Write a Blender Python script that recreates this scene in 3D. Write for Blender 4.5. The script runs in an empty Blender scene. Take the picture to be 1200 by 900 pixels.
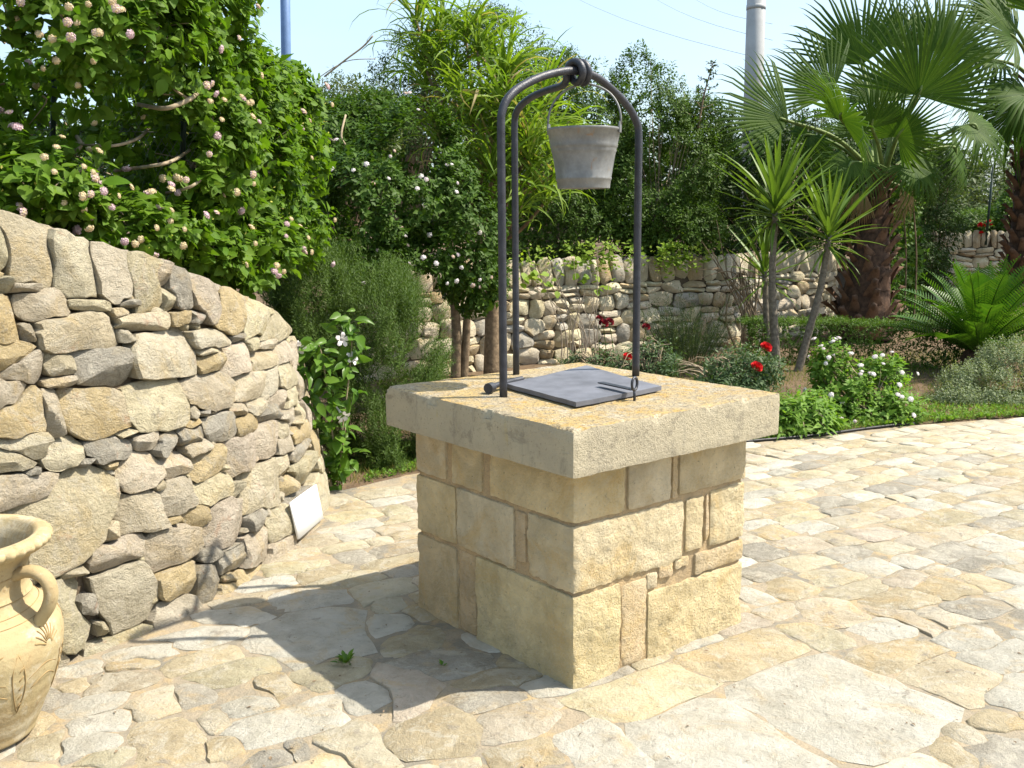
import bpy, math, random
import numpy as np
from mathutils import Vector, Matrix, noise as mnoise

# ------------------------------------------------------------------ camera, sky, sun
SC = bpy.context.scene
COL = SC.collection
CAM_Z, PITCH, ROLL, FPX = 1.563, math.radians(9.25), math.radians(-0.45), 1164.6
_f = np.array([0, math.cos(PITCH), -math.sin(PITCH)])
_r0 = np.array([1.0, 0, 0]); _u0 = np.cross(_r0, _f)
_r = _r0 * math.cos(ROLL) + _u0 * math.sin(ROLL)
_u = -_r0 * math.sin(ROLL) + _u0 * math.cos(ROLL)
cam_data = bpy.data.cameras.new('camera')
cam_data.sensor_width = 36.0
cam_data.lens = 36.0 * FPX / 1200.0
cam_data.clip_start = 0.05
cam_data.clip_end = 3000
cam = bpy.data.objects.new('camera', cam_data)
COL.objects.link(cam)
M = Matrix.Identity(4)
for i in range(3):
    M[i][0], M[i][1], M[i][2] = _r[i], _u[i], -_f[i]
M[0][3], M[1][3], M[2][3] = 0, 0, CAM_Z
cam.matrix_world = M
SC.camera = cam

SUN_DIR = Vector((0.727, 0.036, 1.0)).normalized()
SUN_EL = math.asin(SUN_DIR.z)
SUN_AZ = math.atan2(SUN_DIR.x, SUN_DIR.y)          # clockwise from +Y
world = bpy.data.worlds.new('World'); SC.world = world
world.use_nodes = True
wn = world.node_tree; wn.nodes.clear()
sky = wn.nodes.new('ShaderNodeTexSky'); sky.sky_type = 'NISHITA'; sky.sun_disc = False
sky.sun_elevation = SUN_EL; sky.sun_rotation = SUN_AZ
sky.air_density = 1.0; sky.dust_density = 2.6; sky.ozone_density = 1.2
bg = wn.nodes.new('ShaderNodeBackground'); bg.inputs['Strength'].default_value = 0.13
wo = wn.nodes.new('ShaderNodeOutputWorld')
# a thin high veil of cloud over the blue
vt = wn.nodes.new('ShaderNodeTexCoord'); vm = wn.nodes.new('ShaderNodeMapping'); vm.inputs['Scale'].default_value = (1.2, 1.2, 4.0)
vn_ = wn.nodes.new('ShaderNodeTexNoise'); vn_.inputs['Scale'].default_value = 1.6; vn_.inputs['Detail'].default_value = 6; vn_.inputs['Roughness'].default_value = 0.6
vr = wn.nodes.new('ShaderNodeMapRange'); vr.inputs['From Min'].default_value = 0.3; vr.inputs['From Max'].default_value = 0.7; vr.inputs['To Min'].default_value = 0.18; vr.inputs['To Max'].default_value = 0.42
vx = wn.nodes.new('ShaderNodeMix'); vx.data_type = 'RGBA'; vx.inputs[7].default_value = (3.7, 5.0, 5.7, 1)
wn.links.new(vt.outputs['Generated'], vm.inputs[0]); wn.links.new(vm.outputs[0], vn_.inputs['Vector']); wn.links.new(vn_.outputs['Fac'], vr.inputs[0])
wn.links.new(vr.outputs[0], vx.inputs[0]); wn.links.new(sky.outputs[0], vx.inputs[6]); wn.links.new(vx.outputs[2], bg.inputs[0]); wn.links.new(bg.outputs[0], wo.inputs[0])

sun = bpy.data.lights.new('sun', 'SUN'); sun.energy = 4.4; sun.angle = math.radians(0.53)
sun.color = (1.0, 0.925, 0.80)
so = bpy.data.objects.new('sun', sun); COL.objects.link(so)
so.rotation_euler = SUN_DIR.to_track_quat('Z', 'Y').to_euler(); so.location = (20, 1, 28)

SC.view_settings.view_transform = 'Standard'
SC.view_settings.look = 'None'
SC.view_settings.exposure = 1.05
SC.view_settings.gamma = 1.0
SC.cycles.max_bounces = 6
SC.cycles.diffuse_bounces = 4
SC.cycles.transparent_max_bounces = 4

# ------------------------------------------------------------------ helpers
RNG = np.random.default_rng(7)
random.seed(7)


def at(px, py, Y):
    """the place at distance Y in front of the viewpoint seen in that direction"""
    d = _f + _r * (px - 600) / FPX - _u * (py - 450) / FPX
    return np.array([0, 0, CAM_Z]) + d * (Y / d[1])


def ground_at(px, py, z=0.0):
    d = _f + _r * (px - 600) / FPX - _u * (py - 450) / FPX
    return np.array([0, 0, CAM_Z]) + d * ((z - CAM_Z) / d[2])


def unit(v):
    v = np.asarray(v, float)
    return v / np.maximum(np.linalg.norm(v, axis=-1, keepdims=True), 1e-9)


def rot2(a):
    c, s = math.cos(a), math.sin(a)
    return np.array([[c, -s], [s, c]])


def mesh(name, V, F, mats, smooth=False, midx=None, sharp=None):
    """F: (m,3) or (m,4) index array, or a list of such arrays / of polygons"""
    V = np.asarray(V, np.float32)
    me = bpy.data.meshes.new(name)
    groups = [np.asarray(F)] if isinstance(F, np.ndarray) else None
    if groups is None:
        if len(F) and isinstance(F[0], np.ndarray) and F[0].ndim == 2:
            groups = [g for g in F if len(g)]
        else:
            by = {}
            for f in F:
                by.setdefault(len(f), []).append(f)
            groups = [np.asarray(g) for g in by.values()]
    nl = sum(g.size for g in groups); npol = sum(len(g) for g in groups)
    me.vertices.add(len(V)); me.vertices.foreach_set('co', V.ravel())
    me.loops.add(nl); me.polygons.add(npol)
    me.loops.foreach_set('vertex_index', np.concatenate([g.ravel() for g in groups]).astype(np.int32))
    starts = []; o = 0
    for g in groups:
        starts.append(np.arange(len(g)) * g.shape[1] + o); o += g.size
    me.polygons.foreach_set('loop_start', np.concatenate(starts).astype(np.int32))
    if midx is not None:
        me.polygons.foreach_set('material_index', np.asarray(midx, np.int32))
    me.update(calc_edges=True); me.validate()
    if smooth:
        me.polygons.foreach_set('use_smooth', np.ones(len(me.polygons), bool))
        if sharp:
            me.set_sharp_from_angle(angle=math.radians(sharp))
    for m in (mats if isinstance(mats, (list, tuple)) else [mats]):
        me.materials.append(m)
    return me


def place(name, me, parent=None, loc=(0, 0, 0), rot=None, scale=None, color=None):
    o = bpy.data.objects.new(name, me); COL.objects.link(o)
    if parent is not None:
        o.parent = parent
    o.location = loc
    if rot is not None:
        if isinstance(rot, Matrix):
            o.rotation_euler = rot.to_euler()
        else:
            o.rotation_euler = rot
    if scale is not None:
        o.scale = (scale,) * 3 if np.isscalar(scale) else scale
    if color is not None:
        o.color = (*color, 1.0)
    return o


def tag(o, label, cat, group=None):
    o['label'] = label; o['category'] = cat
    if group:
        o['group'] = group
    return o


def thing(name, label, cat, loc=(0, 0, 0), rotz=0, group=None):
    o = bpy.data.objects.new(name, None); COL.objects.link(o)
    o.location = loc; o.rotation_euler = (0, 0, rotz); o.empty_display_size = 0.1
    return tag(o, label, cat, group)


def frame(axis, normal):
    """matrix with y along axis, z close to normal"""
    y = unit(axis); z = np.asarray(normal, float); z = unit(z - y * np.dot(y, z)); x = np.cross(y, z)
    return Matrix(((x[0], y[0], z[0]), (x[1], y[1], z[1]), (x[2], y[2], z[2])))


def fbm(p, s, oct=3):
    return mnoise.fractal(Vector((float(p[0]) * s, float(p[1]) * s, float(p[2]) * s)), 1.0, 2.0, oct)


def smooth_path(P, k=6, closed=False):
    P = np.asarray(P, float); out = []
    n = len(P)
    for i in range(n - 1):
        p0, p1, p2, p3 = P[max(i - 1, 0)], P[i], P[i + 1], P[min(i + 2, n - 1)]
        for t in np.linspace(0, 1, k, endpoint=False):
            out.append(0.5 * (2 * p1 + (p2 - p0) * t + (2 * p0 - 5 * p1 + 4 * p2 - p3) * t * t + (3 * p1 - p0 - 3 * p2 + p3) * t ** 3))
    out.append(P[-1])
    return np.array(out)


def tube(P, R, n=8, cap=True):
    P = np.asarray(P, float); m = len(P)
    R = np.full(m, R) if np.isscalar(R) else np.asarray(R, float)
    T = unit(np.gradient(P, axis=0))
    a = np.array([0, 0, 1.0]) if abs(T[0][2]) < 0.9 else np.array([1.0, 0, 0])
    x = unit(np.cross(T[0], a)); V = []
    ang = np.arange(n) * 2 * math.pi / n
    for i in range(m):
        x = unit(x - T[i] * np.dot(x, T[i])); y = np.cross(T[i], x)
        V.append(P[i] + R[i] * (np.cos(ang)[:, None] * x + np.sin(ang)[:, None] * y))
    V = np.concatenate(V)
    i, j = np.meshgrid(np.arange(m - 1), np.arange(n), indexing='ij')
    q = np.stack([i * n + j, i * n + (j + 1) % n, (i + 1) * n + (j + 1) % n, (i + 1) * n + j], -1).reshape(-1, 4)
    F = [list(f) for f in q]
    if cap:
        F.append(list(range(n))[::-1]); F.append(list(range((m - 1) * n, m * n)))
    return V, F


def join(parts):
    V = []; F = []; o = 0
    for v, f in parts:
        V.append(np.asarray(v)); F += [[int(i) + o for i in q] for q in f]; o += len(v)
    return np.concatenate(V), F


def lathe(profile, n=48, wob=None):
    prof = np.asarray(profile, float); m = len(prof)
    a = np.arange(n) * 2 * math.pi / n
    V = np.stack([prof[:, 0][:, None] * np.cos(a), prof[:, 0][:, None] * np.sin(a), np.repeat(prof[:, 1][:, None], n, 1)], -1)
    if wob is not None:
        V = wob(V, a)
    V = V.reshape(-1, 3)
    i, j = np.meshgrid(np.arange(m - 1), np.arange(n), indexing='ij')
    q = np.stack([i * n + j, i * n + (j + 1) % n, (i + 1) * n + (j + 1) % n, (i + 1) * n + j], -1).reshape(-1, 4)
    return V, [list(f) for f in q]


def roundbox(lo, hi, r, res, amp=0.0, freq=8.0, seed=0.0, fine=0.0):
    """a box with rounded, slightly uneven faces"""
    lo = np.asarray(lo, float); hi = np.asarray(hi, float)
    n = np.maximum(2, np.ceil((hi - lo) / res).astype(int))
    idx = {}; V = []; F = []

    def vid(i, j, k):
        key = (i, j, k)
        if key not in idx:
            idx[key] = len(V); V.append(lo + (hi - lo) * np.array([i / n[0], j / n[1], k / n[2]]))
        return idx[key]
    for ax in range(3):
        b, c = (ax + 1) % 3, (ax + 2) % 3
        for side in (0, n[ax]):
            for i in range(n[b]):
                for j in range(n[c]):
                    q = []
                    for di, dj in ((0, 0), (1, 0), (1, 1), (0, 1)):
                        k = [0, 0, 0]; k[ax] = side; k[b] = i + di; k[c] = j + dj
                        q.append(vid(*k))
                    F.append(q if side else q[::-1])
    V = np.array(V); inner = np.clip(V, lo + r, hi - r); d = V - inner
    nrm = unit(d); V = inner + nrm * r
    if amp or fine:
        for i in range(len(V)):
            p = V[i] + seed * 17.3
            h = amp * fbm(p, freq, 3) + fine * mnoise.noise(Vector(p * freq * 5))
            V[i] = V[i] + nrm[i] * h
    return V, np.array(F)


# ------------------------------------------------------------------ materials
class NT:
    def __init__(s, name):
        s.m = bpy.data.materials.new(name); s.m.use_nodes = True
        s.t = s.m.node_tree; s.t.nodes.clear()
        s.out = s.t.nodes.new('ShaderNodeOutputMaterial')

    def n(s, typ, ins=None, **kw):
        nd = s.t.nodes.new('ShaderNode' + typ)
        for k, v in kw.items():
            setattr(nd, k, v)
        for k, v in (ins or {}).items():
            s.set(nd.inputs[k], v)
        return nd

    def set(s, sock, v):
        if hasattr(v, 'is_output'):
            s.t.links.new(v, sock)
        elif isinstance(v, tuple) and len(v) == 3 and sock.type == 'RGBA':
            sock.default_value = (*v, 1)
        else:
            sock.default_value = v

    def noise(s, vec, scale, detail=6, rough=0.6, dist=0.0):
        return s.n('TexNoise', {'Vector': vec, 'Scale': scale, 'Detail': detail, 'Roughness': rough, 'Distortion': dist}).outputs['Fac']

    def ramp(s, x, a, b, lo=0.0, hi=1.0):
        return s.n('MapRange', {'Value': x, 'From Min': a, 'From Max': b, 'To Min': lo, 'To Max': hi}, interpolation_type='SMOOTHSTEP').outputs[0]

    def mix(s, f, a, b, mode='MIX'):
        nd = s.t.nodes.new('ShaderNodeMix'); nd.data_type = 'RGBA'; nd.blend_type = mode
        s.set(nd.inputs[0], f); s.set(nd.inputs[6], a); s.set(nd.inputs[7], b)
        return nd.outputs[2]

    def mul(s, a, b, op='MULTIPLY'):
        nd = s.t.nodes.new('ShaderNodeMath'); nd.operation = op
        s.set(nd.inputs[0], a); s.set(nd.inputs[1], b)
        return nd.outputs[0]

    def coords(s, jitter=True):
        tc = s.n('TexCoord').outputs['Object']
        if not jitter:
            return tc
        oi = s.n('ObjectInfo').outputs['Random']
        off = s.n('CombineXYZ', {0: s.mul(oi, 41.0), 1: s.mul(oi, 67.0), 2: s.mul(oi, 23.0)}).outputs[0]
        return s.n('VectorMath', {0: tc, 1: off}, operation='ADD').outputs[0]

    def bump(s, h, strength=0.5, dist=0.01, normal=None):
        ins = {'Height': h, 'Strength': strength, 'Distance': dist}
        if normal is not None:
            ins['Normal'] = normal
        return s.n('Bump', ins).outputs[0]

    def pbr(s, col, rough=0.8, metal=0.0, normal=None, spec=0.3, **kw):
        ins = {'Base Color': col, 'Roughness': rough, 'Metallic': metal, 'Specular IOR Level': spec}
        if normal is not None:
            ins['Normal'] = normal
        ins.update(kw)
        return s.n('BsdfPrincipled', ins).outputs[0]

    def done(s, sh):
        s.t.links.new(sh, s.out.inputs[0]); return s.m


def stone_mat(name, grey=0.45, ochre=0.35, pit=0.6, bump=0.7, scale=1.0, dark=(0.20, 0.185, 0.16), och=(0.50, 0.29, 0.09), island=False, rust=0.0, crust=0.5, strata=1.35, tool=0.45, gain=1.0):
    t = NT(name); v = t.coords()
    col = t.n('ObjectInfo').outputs['Color']
    if island:
        ri = t.n('NewGeometry').outputs['Random Per Island']
        col = t.mix(t.ramp(ri, 0, 1), col, (0.46, 0.41, 0.32)); col = t.mix(t.mul(t.ramp(ri, 0.6, 1), 0.7), col, (0.66, 0.62, 0.53))
    vs = t.n('Mapping', {'Vector': v, 'Scale': (1.0, 1.0, strata), 'Rotation': (0.15, -0.1, 0.0)}).outputs[0]
    n1 = t.noise(v, 6 * scale, 8, 0.65, 0.5); n2 = t.noise(vs, 12 * scale, 10, 0.72, 0.4); n3 = t.noise(v, 4.2 * scale, 7, 0.65, 1.0)
    n4 = t.noise(v, 62 * scale, 7, 0.75); n5 = t.noise(v, 190 * scale, 4, 0.65); n6 = t.noise(v, 9 * scale, 9, 0.75, 0.8); n7 = t.noise(vs, 30 * scale, 8, 0.75, 0.6)
    c = t.mix(1.0, col, t.n('CombineColor', {0: t.ramp(n1, 0.28, 0.72, 0.80, 1.22), 1: t.ramp(n1, 0.28, 0.72, 0.78, 1.22), 2: t.ramp(n1, 0.28, 0.72, 0.72, 1.20)}).outputs[0], 'MULTIPLY')
    c = t.mix(t.mul(t.ramp(n3, 0.50, 0.68), ochre), c, och)
    c = t.mix(t.mul(t.ramp(n6, 0.50, 0.60), crust), c, (0.66, 0.61, 0.51))
    c = t.mix(t.mul(t.ramp(n2, 0.56, 0.68), grey), c, dark)
    if rust:
        c = t.mix(t.mul(t.ramp(t.noise(v, 9 * scale, 6, 0.7, 1.2), 0.60, 0.68), rust), c, (0.46, 0.17, 0.06))
    c = t.mix(t.mul(t.ramp(n7, 0.60, 0.68), pit * 0.5), c, (0.26, 0.21, 0.15))
    c = t.mix(t.mul(t.ramp(n4, 0.61, 0.70), pit), c, (0.19, 0.15, 0.10))
    c = t.mix(t.ramp(n5, 0.45, 0.7, 0.0, 0.30), c, (0.72, 0.67, 0.56))
    h = t.mul(n7, t.mul(n4, tool), 'ADD'); h = t.mul(h, t.mul(n5, 0.22), 'ADD'); h = t.mul(h, t.mul(n2, 1.1), 'ADD')
    nb = t.bump(h, bump, 0.03)
    if gain != 1.0:
        c = t.mix(1.0, c, (gain, gain, gain * 0.97), 'MULTIPLY')
    return t.done(t.pbr(c, 0.95, normal=nb, spec=0.12))


def leaf_mat(name, c1, c2, trans=0.35, rough=0.55, tcol=None, spec=0.18, dry=None, dryamt=0.0):
    t = NT(name)
    r = t.n('NewGeometry').outputs['Random Per Island']; oi = t.n('ObjectInfo').outputs['Random']
    x = t.mul(t.mul(r, oi, 'ADD'), 1.0, 'FRACT')
    c = t.mix(x, c1, c2)
    if dry:
        x2 = t.mul(t.mul(x, 7.31), 1.0, 'FRACT')
        c = t.mix(t.ramp(x2, 1 - dryamt, 1 - dryamt + 0.02), c, dry)
    c = t.mix(1.0, c, (0.80, 0.80, 0.78), 'MULTIPLY')
    v = t.n('TexCoord').outputs['Object']
    c = t.mix(t.ramp(t.noise(v, 30, 2), 0.3, 0.7, 0, 0.25), c, t.mix(0.5, c, (0.02, 0.035, 0.006)))
    p = t.pbr(c, rough, spec=spec)
    tc = t.mix(1.0, c, tcol or (1.5, 1.6, 0.6), 'MULTIPLY')
    tr = t.n('BsdfTranslucent', {'Color': tc}).outputs[0]
    m = t.n('MixShader', {0: trans, 1: p, 2: tr}).outputs[0]
    return t.done(m)


def plain_mat(name, col, rough=0.7, metal=0.0, var=0.25, vs=12.0, bump=0.2, bs=60.0, bd=0.004, spec=0.3):
    t = NT(name); v = t.coords(False)
    n1 = t.noise(v, vs, 6, 0.6)
    k = t.ramp(n1, 0.25, 0.75, 1 - var, 1 + var)
    c = t.mix(1.0, col, t.n('CombineColor', {0: k, 1: k, 2: k}).outputs[0], 'MULTIPLY')
    return t.done(t.pbr(c, rough, metal, normal=t.bump(t.noise(v, bs, 5, 0.65), bump, bd), spec=spec))


MAT = {}
MAT['wall_stone'] = stone_mat('wall_stone', gain=0.87, grey=0.62, ochre=0.45, pit=1.0, bump=1.0, rust=0.3, crust=0.45, och=(0.62, 0.45, 0.20), dark=(0.27, 0.24, 0.19))
MAT['far_stone'] = stone_mat('far_stone', gain=0.90, grey=0.45, ochre=0.5, pit=0.5, bump=0.8, och=(0.56, 0.39, 0.18), dark=(0.28, 0.25, 0.20), scale=0.8, rust=0.25, crust=0.3)
MAT['pave_stone'] = stone_mat('pave_stone', gain=0.77, grey=0.75, ochre=0.5, pit=1.0, bump=0.8, och=(0.64, 0.45, 0.21), dark=(0.33, 0.30, 0.26), crust=0.6, strata=1.0)
MAT['pave_small'] = stone_mat('pave_small', gain=0.79, grey=0.75, ochre=0.5, pit=0.6, bump=0.6, och=(0.64, 0.45, 0.21), dark=(0.33, 0.30, 0.26), island=True, crust=0.5, strata=1.0)
MAT['well_stone'] = stone_mat('well_stone', grey=0.22, ochre=0.6, pit=0.9, bump=0.9, och=(0.72, 0.50, 0.20), dark=(0.47, 0.41, 0.29), crust=0.14, strata=1.0, tool=0.9)


def mat_mortar(name, c1, c2, c3):
    t = NT(name); v = t.coords(False)
    n1 = t.noise(v, 3.5, 7, 0.65, 0.6); n2 = t.noise(v, 7, 8, 0.7); n3 = t.noise(v, 120, 4, 0.7); n4 = t.noise(v, 28, 6, 0.7)
    c = t.mix(t.ramp(n1, 0.40, 0.62), c1, c2); c = t.mix(t.ramp(n2, 0.48, 0.64), c, c3)
    c = t.mix(t.ramp(n3, 0.45, 0.75, 0, 0.55), c, (0.16, 0.135, 0.10))
    h = t.mul(n4, t.mul(n3, 0.5), 'ADD')
    return t.done(t.pbr(c, 0.95, normal=t.bump(h, 0.8, 0.012), spec=0.15))


MAT['pave_mortar'] = mat_mortar('pave_mortar', (0.33, 0.275, 0.195), (0.20, 0.185, 0.15), (0.37, 0.285, 0.165))
MAT['well_mortar'] = mat_mortar('well_mortar', (0.44, 0.32, 0.18), (0.34, 0.26, 0.16), (0.50, 0.37, 0.21))
MAT['wall_core'] = mat_mortar('wall_core', (0.11, 0.083, 0.055), (0.085, 0.065, 0.047), (0.13, 0.10, 0.065))
MAT['soil'] = mat_mortar('soil', (0.13, 0.085, 0.05), (0.09, 0.062, 0.04), (0.17, 0.12, 0.07))


def mat_coping():
    t = NT('lichen_limestone'); v = t.coords(False)
    nz = t.n('SeparateXYZ', {0: t.n('NewGeometry').outputs['True Normal']}).outputs[2]
    n1 = t.noise(v, 6, 8, 0.65, 0.4); n2 = t.noise(v, 22, 8, 0.72); n4 = t.noise(v, 90, 6, 0.7); n5 = t.noise(v, 260, 3, 0.7)
    st = t.n('Mapping', {'Vector': v, 'Scale': (1.0, 1.0, 0.12)}).outputs[0]
    streak = t.noise(st, 20, 9, 0.75, 0.5)
    side = t.mix(t.ramp(n1, 0.3, 0.7), (0.50, 0.44, 0.31), (0.42, 0.37, 0.27))
    side = t.mix(t.mul(t.ramp(streak, 0.56, 0.72), 0.55), side, (0.27, 0.25, 0.20))
    side = t.mix(t.mul(t.mul(t.ramp(t.noise(st, 9, 6, 0.7, 0.6), 0.58, 0.76), t.ramp(n2, 0.42, 0.6)), 0.75), side, (0.48, 0.36, 0.10))
    side = t.mix(t.mul(t.ramp(t.noise(v, 9, 9, 0.75, 0.5), 0.52, 0.64), 0.7), side, (0.27, 0.24, 0.18))
    big = t.noise(v, 2.6, 5, 0.6, 0.8)
    top = t.mix(t.ramp(n1, 0.40, 0.60), (0.40, 0.34, 0.235), (0.47, 0.35, 0.16))
    top = t.mix(t.mul(t.mul(t.ramp(n2, 0.46, 0.58), t.ramp(big, 0.40, 0.60)), 0.75), top, (0.47, 0.29, 0.07))
    top = t.mix(t.mul(t.ramp(t.noise(v, 8, 9, 0.78, 0.4), 0.52, 0.62), 0.7), top, (0.46, 0.43, 0.36))
    top = t.mix(t.mul(t.ramp(t.noise(v, 38, 6, 0.75), 0.50, 0.60), 0.65), top, (0.25, 0.22, 0.16))
    top = t.mix(t.mul(t.ramp(n4, 0.51, 0.62), 0.8), top, (0.12, 0.10, 0.07))
    c = t.mix(t.ramp(nz, 0.55, 0.85), side, top)
    c = t.mix(t.mul(t.ramp(n4, 0.57, 0.68), 0.6), c, (0.17, 0.14, 0.10))
    h = t.mul(n4, t.mul(n5, 0.35), 'ADD'); h = t.mul(h, t.mul(n2, 0.4), 'ADD')
    return t.done(t.pbr(c, 0.95, normal=t.bump(h, 0.9, 0.012), spec=0.15))


MAT['coping'] = mat_coping()
MAT['iron'] = plain_mat('painted_iron', (0.035, 0.037, 0.045), 0.42, 0.25, 0.3, 30, 0.6, 160, 0.003, 0.5)
MAT['lid'] = plain_mat('lid_metal', (0.125, 0.13, 0.15), 0.6, 0.1, 0.3, 7, 0.25, 60, 0.002, 0.4)
MAT['rust_bar'] = plain_mat('rusty_steel', (0.06, 0.05, 0.045), 0.6, 0.3, 0.5, 40, 0.4, 120, 0.002)


def mat_zinc():
    t = NT('galvanised_zinc'); v = t.coords(False)
    n1 = t.noise(v, 14, 6, 0.65); n2 = t.noise(v, 40, 7, 0.7); n3 = t.n('TexVoronoi', {'Vector': v, 'Scale': 60.0}).outputs['Distance']
    c = t.mix(t.ramp(n1, 0.3, 0.7), (0.15, 0.155, 0.155), (0.27, 0.275, 0.27))
    c = t.mix(t.ramp(n3, 0.2, 0.7, 0, 0.3), c, (0.20, 0.20, 0.19))
    c = t.mix(t.mul(t.ramp(n2, 0.56, 0.68), 0.6), c, (0.20, 0.185, 0.16))
    c = t.mix(t.mul(t.ramp(t.noise(v, 9, 5, 0.7, 1), 0.62, 0.7), 0.6), c, (0.26, 0.15, 0.07))
    return t.done(t.pbr(c, 0.55, 0.45, normal=t.bump(n2, 0.25, 0.003), spec=0.4))


MAT['zinc'] = mat_zinc()


def mat_clay():
    t = NT('pale_terracotta'); v = t.coords(False)
    n1 = t.noise(v, 5, 6, 0.6, 0.5); n2 = t.noise(v, 45, 6, 0.7)
    c = t.mix(t.ramp(n1, 0.35, 0.68), (0.39, 0.32, 0.18), (0.34, 0.26, 0.14))
    c = t.mix(t.mul(t.ramp(t.noise(v, 8, 8, 0.75, 0.6), 0.50, 0.64), 0.75), c, (0.47, 0.42, 0.31))
    c = t.mix(t.mul(t.ramp(t.noise(v, 3, 5, 0.6), 0.55, 0.7), 0.6), c, (0.50, 0.30, 0.13))
    c = t.mix(t.mul(t.ramp(n2, 0.56, 0.66), 0.55), c, (0.24, 0.17, 0.09))
    return t.done(t.pbr(c, 0.9, normal=t.bump(n2, 0.5, 0.006), spec=0.2))


MAT['clay'] = mat_clay()
MAT['clay_groove'] = plain_mat('dark_clay', (0.29, 0.205, 0.095), 0.9)
MAT['white_plate'] = plain_mat('white_plate', (0.80, 0.80, 0.79), 0.5, 0, 0.04, 10, 0.05)
MAT['bark'] = plain_mat('grey_brown_bark', (0.20, 0.145, 0.09), 0.9, 0, 0.45, 18, 0.8, 50, 0.01)
MAT['twig'] = plain_mat('pale_twig', (0.30, 0.24, 0.16), 0.9, 0, 0.35, 20, 0.4, 80, 0.003)
MAT['dead_twig'] = plain_mat('dead_stem', (0.33, 0.27, 0.20), 0.9, 0, 0.35, 20, 0.4, 80, 0.003)
MAT['yucca_bark'] = plain_mat('yucca_bark', (0.17, 0.145, 0.11), 0.9, 0, 0.45, 30, 0.9, 70, 0.012)
MAT['palm_boot'] = plain_mat('palm_boot', (0.12, 0.068, 0.04), 0.8, 0, 0.55, 14, 0.7, 60, 0.01)
MAT['palm_core'] = plain_mat('palm_fibre', (0.075, 0.042, 0.025), 0.9, 0, 0.5, 20, 0.9, 70, 0.01)
MAT['pole'] = plain_mat('grey_pole', (0.36, 0.37, 0.37), 0.7, 0, 0.12, 4, 0.15, 40, 0.004)
MAT['blue_pole'] = plain_mat('blue_pole', (0.12, 0.20, 0.36), 0.5, 0.1, 0.12, 4, 0.1)
MAT['wire'] = plain_mat('cable', (0.42, 0.46, 0.5), 0.6)
MAT['fence_wire'] = plain_mat('fence_wire', (0.16, 0.17, 0.16), 0.5, 0.4)
MAT['fence_post'] = plain_mat('dark_post', (0.02, 0.04, 0.03), 0.5)
MAT['hose'] = plain_mat('black_hose', (0.015, 0.015, 0.016), 0.45)

MAT['lantana'] = leaf_mat('lantana_leaf', (0.085, 0.185, 0.012), (0.16, 0.27, 0.025), 0.35)
MAT['lantana_mid'] = leaf_mat('lantana_leaf_mid', (0.045, 0.105, 0.012), (0.09, 0.165, 0.02), 0.28)
MAT['rosemary'] = leaf_mat('rosemary_needle', (0.055, 0.105, 0.018), (0.105, 0.17, 0.03), 0.25)
MAT['cane'] = leaf_mat('cane_leaf', (0.14, 0.25, 0.022), (0.24, 0.34, 0.045), 0.38, dry=(0.40, 0.32, 0.15), dryamt=0.08)
MAT['hedge'] = leaf_mat('hedge_leaf', (0.05, 0.105, 0.014), (0.105, 0.18, 0.025), 0.28)
MAT['dark_leaf'] = leaf_mat('dark_leaf', (0.030, 0.065, 0.012), (0.055, 0.10, 0.018), 0.2)
MAT['olive_leaf'] = leaf_mat('olive_leaf', (0.09, 0.13, 0.05), (0.14, 0.18, 0.07), 0.28)
MAT['palm_leaf'] = leaf_mat('palm_leaf', (0.042, 0.095, 0.012), (0.085, 0.15, 0.02), 0.3, 0.6, spec=0.12)  # green darkened so the colour carries the backlit look of the fans
MAT['dead_palm'] = leaf_mat('dead_palm_leaf', (0.26, 0.18, 0.09), (0.36, 0.27, 0.14), 0.2, 0.8)
MAT['palm_rib'] = plain_mat('palm_rib', (0.12, 0.17, 0.04), 0.6)
MAT['yucca'] = leaf_mat('yucca_leaf', (0.11, 0.20, 0.03), (0.17, 0.26, 0.05), 0.25, 0.4)
MAT['cycad'] = leaf_mat('cycad_leaf', (0.05, 0.14, 0.014), (0.10, 0.20, 0.02), 0.3, 0.35)
MAT['box'] = leaf_mat('box_leaf', (0.06, 0.13, 0.016), (0.115, 0.20, 0.025), 0.28)
MAT['bright'] = leaf_mat('bright_leaf', (0.13, 0.26, 0.035), (0.22, 0.36, 0.06), 0.35)
MAT['grey_leaf'] = leaf_mat('grey_leaf', (0.17, 0.22, 0.11), (0.30, 0.35, 0.20), 0.25)
MAT['rose_leaf'] = leaf_mat('rose_leaf', (0.065, 0.12, 0.045), (0.13, 0.19, 0.09), 0.25)
MAT['lavender'] = leaf_mat('lavender_leaf', (0.08, 0.12, 0.045), (0.14, 0.18, 0.08), 0.25)
MAT['ivy'] = leaf_mat('ivy_leaf', (0.05, 0.13, 0.018), (0.14, 0.24, 0.03), 0.3)
MAT['vine'] = leaf_mat('vine_leaf', (0.18, 0.32, 0.03), (0.32, 0.42, 0.06), 0.4)
MAT['trumpet'] = leaf_mat('climber_leaf', (0.075, 0.17, 0.02), (0.15, 0.27, 0.04), 0.32, 0.35)
MAT['grass'] = leaf_mat('grass_blade', (0.10, 0.17, 0.025), (0.20, 0.24, 0.05), 0.3, dry=(0.36, 0.27, 0.10), dryamt=0.25)


def petal_mat(name, c1, c2, trans=0.3):
    t = NT(name)
    x = t.n('NewGeometry').outputs['Random Per Island']
    c = t.mix(x, c1, c2)
    p = t.pbr(c, 0.6, spec=0.2); tr = t.n('BsdfTranslucent', {'Color': c}).outputs[0]
    return t.done(t.n('MixShader', {0: trans, 1: p, 2: tr}).outputs[0])


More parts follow.
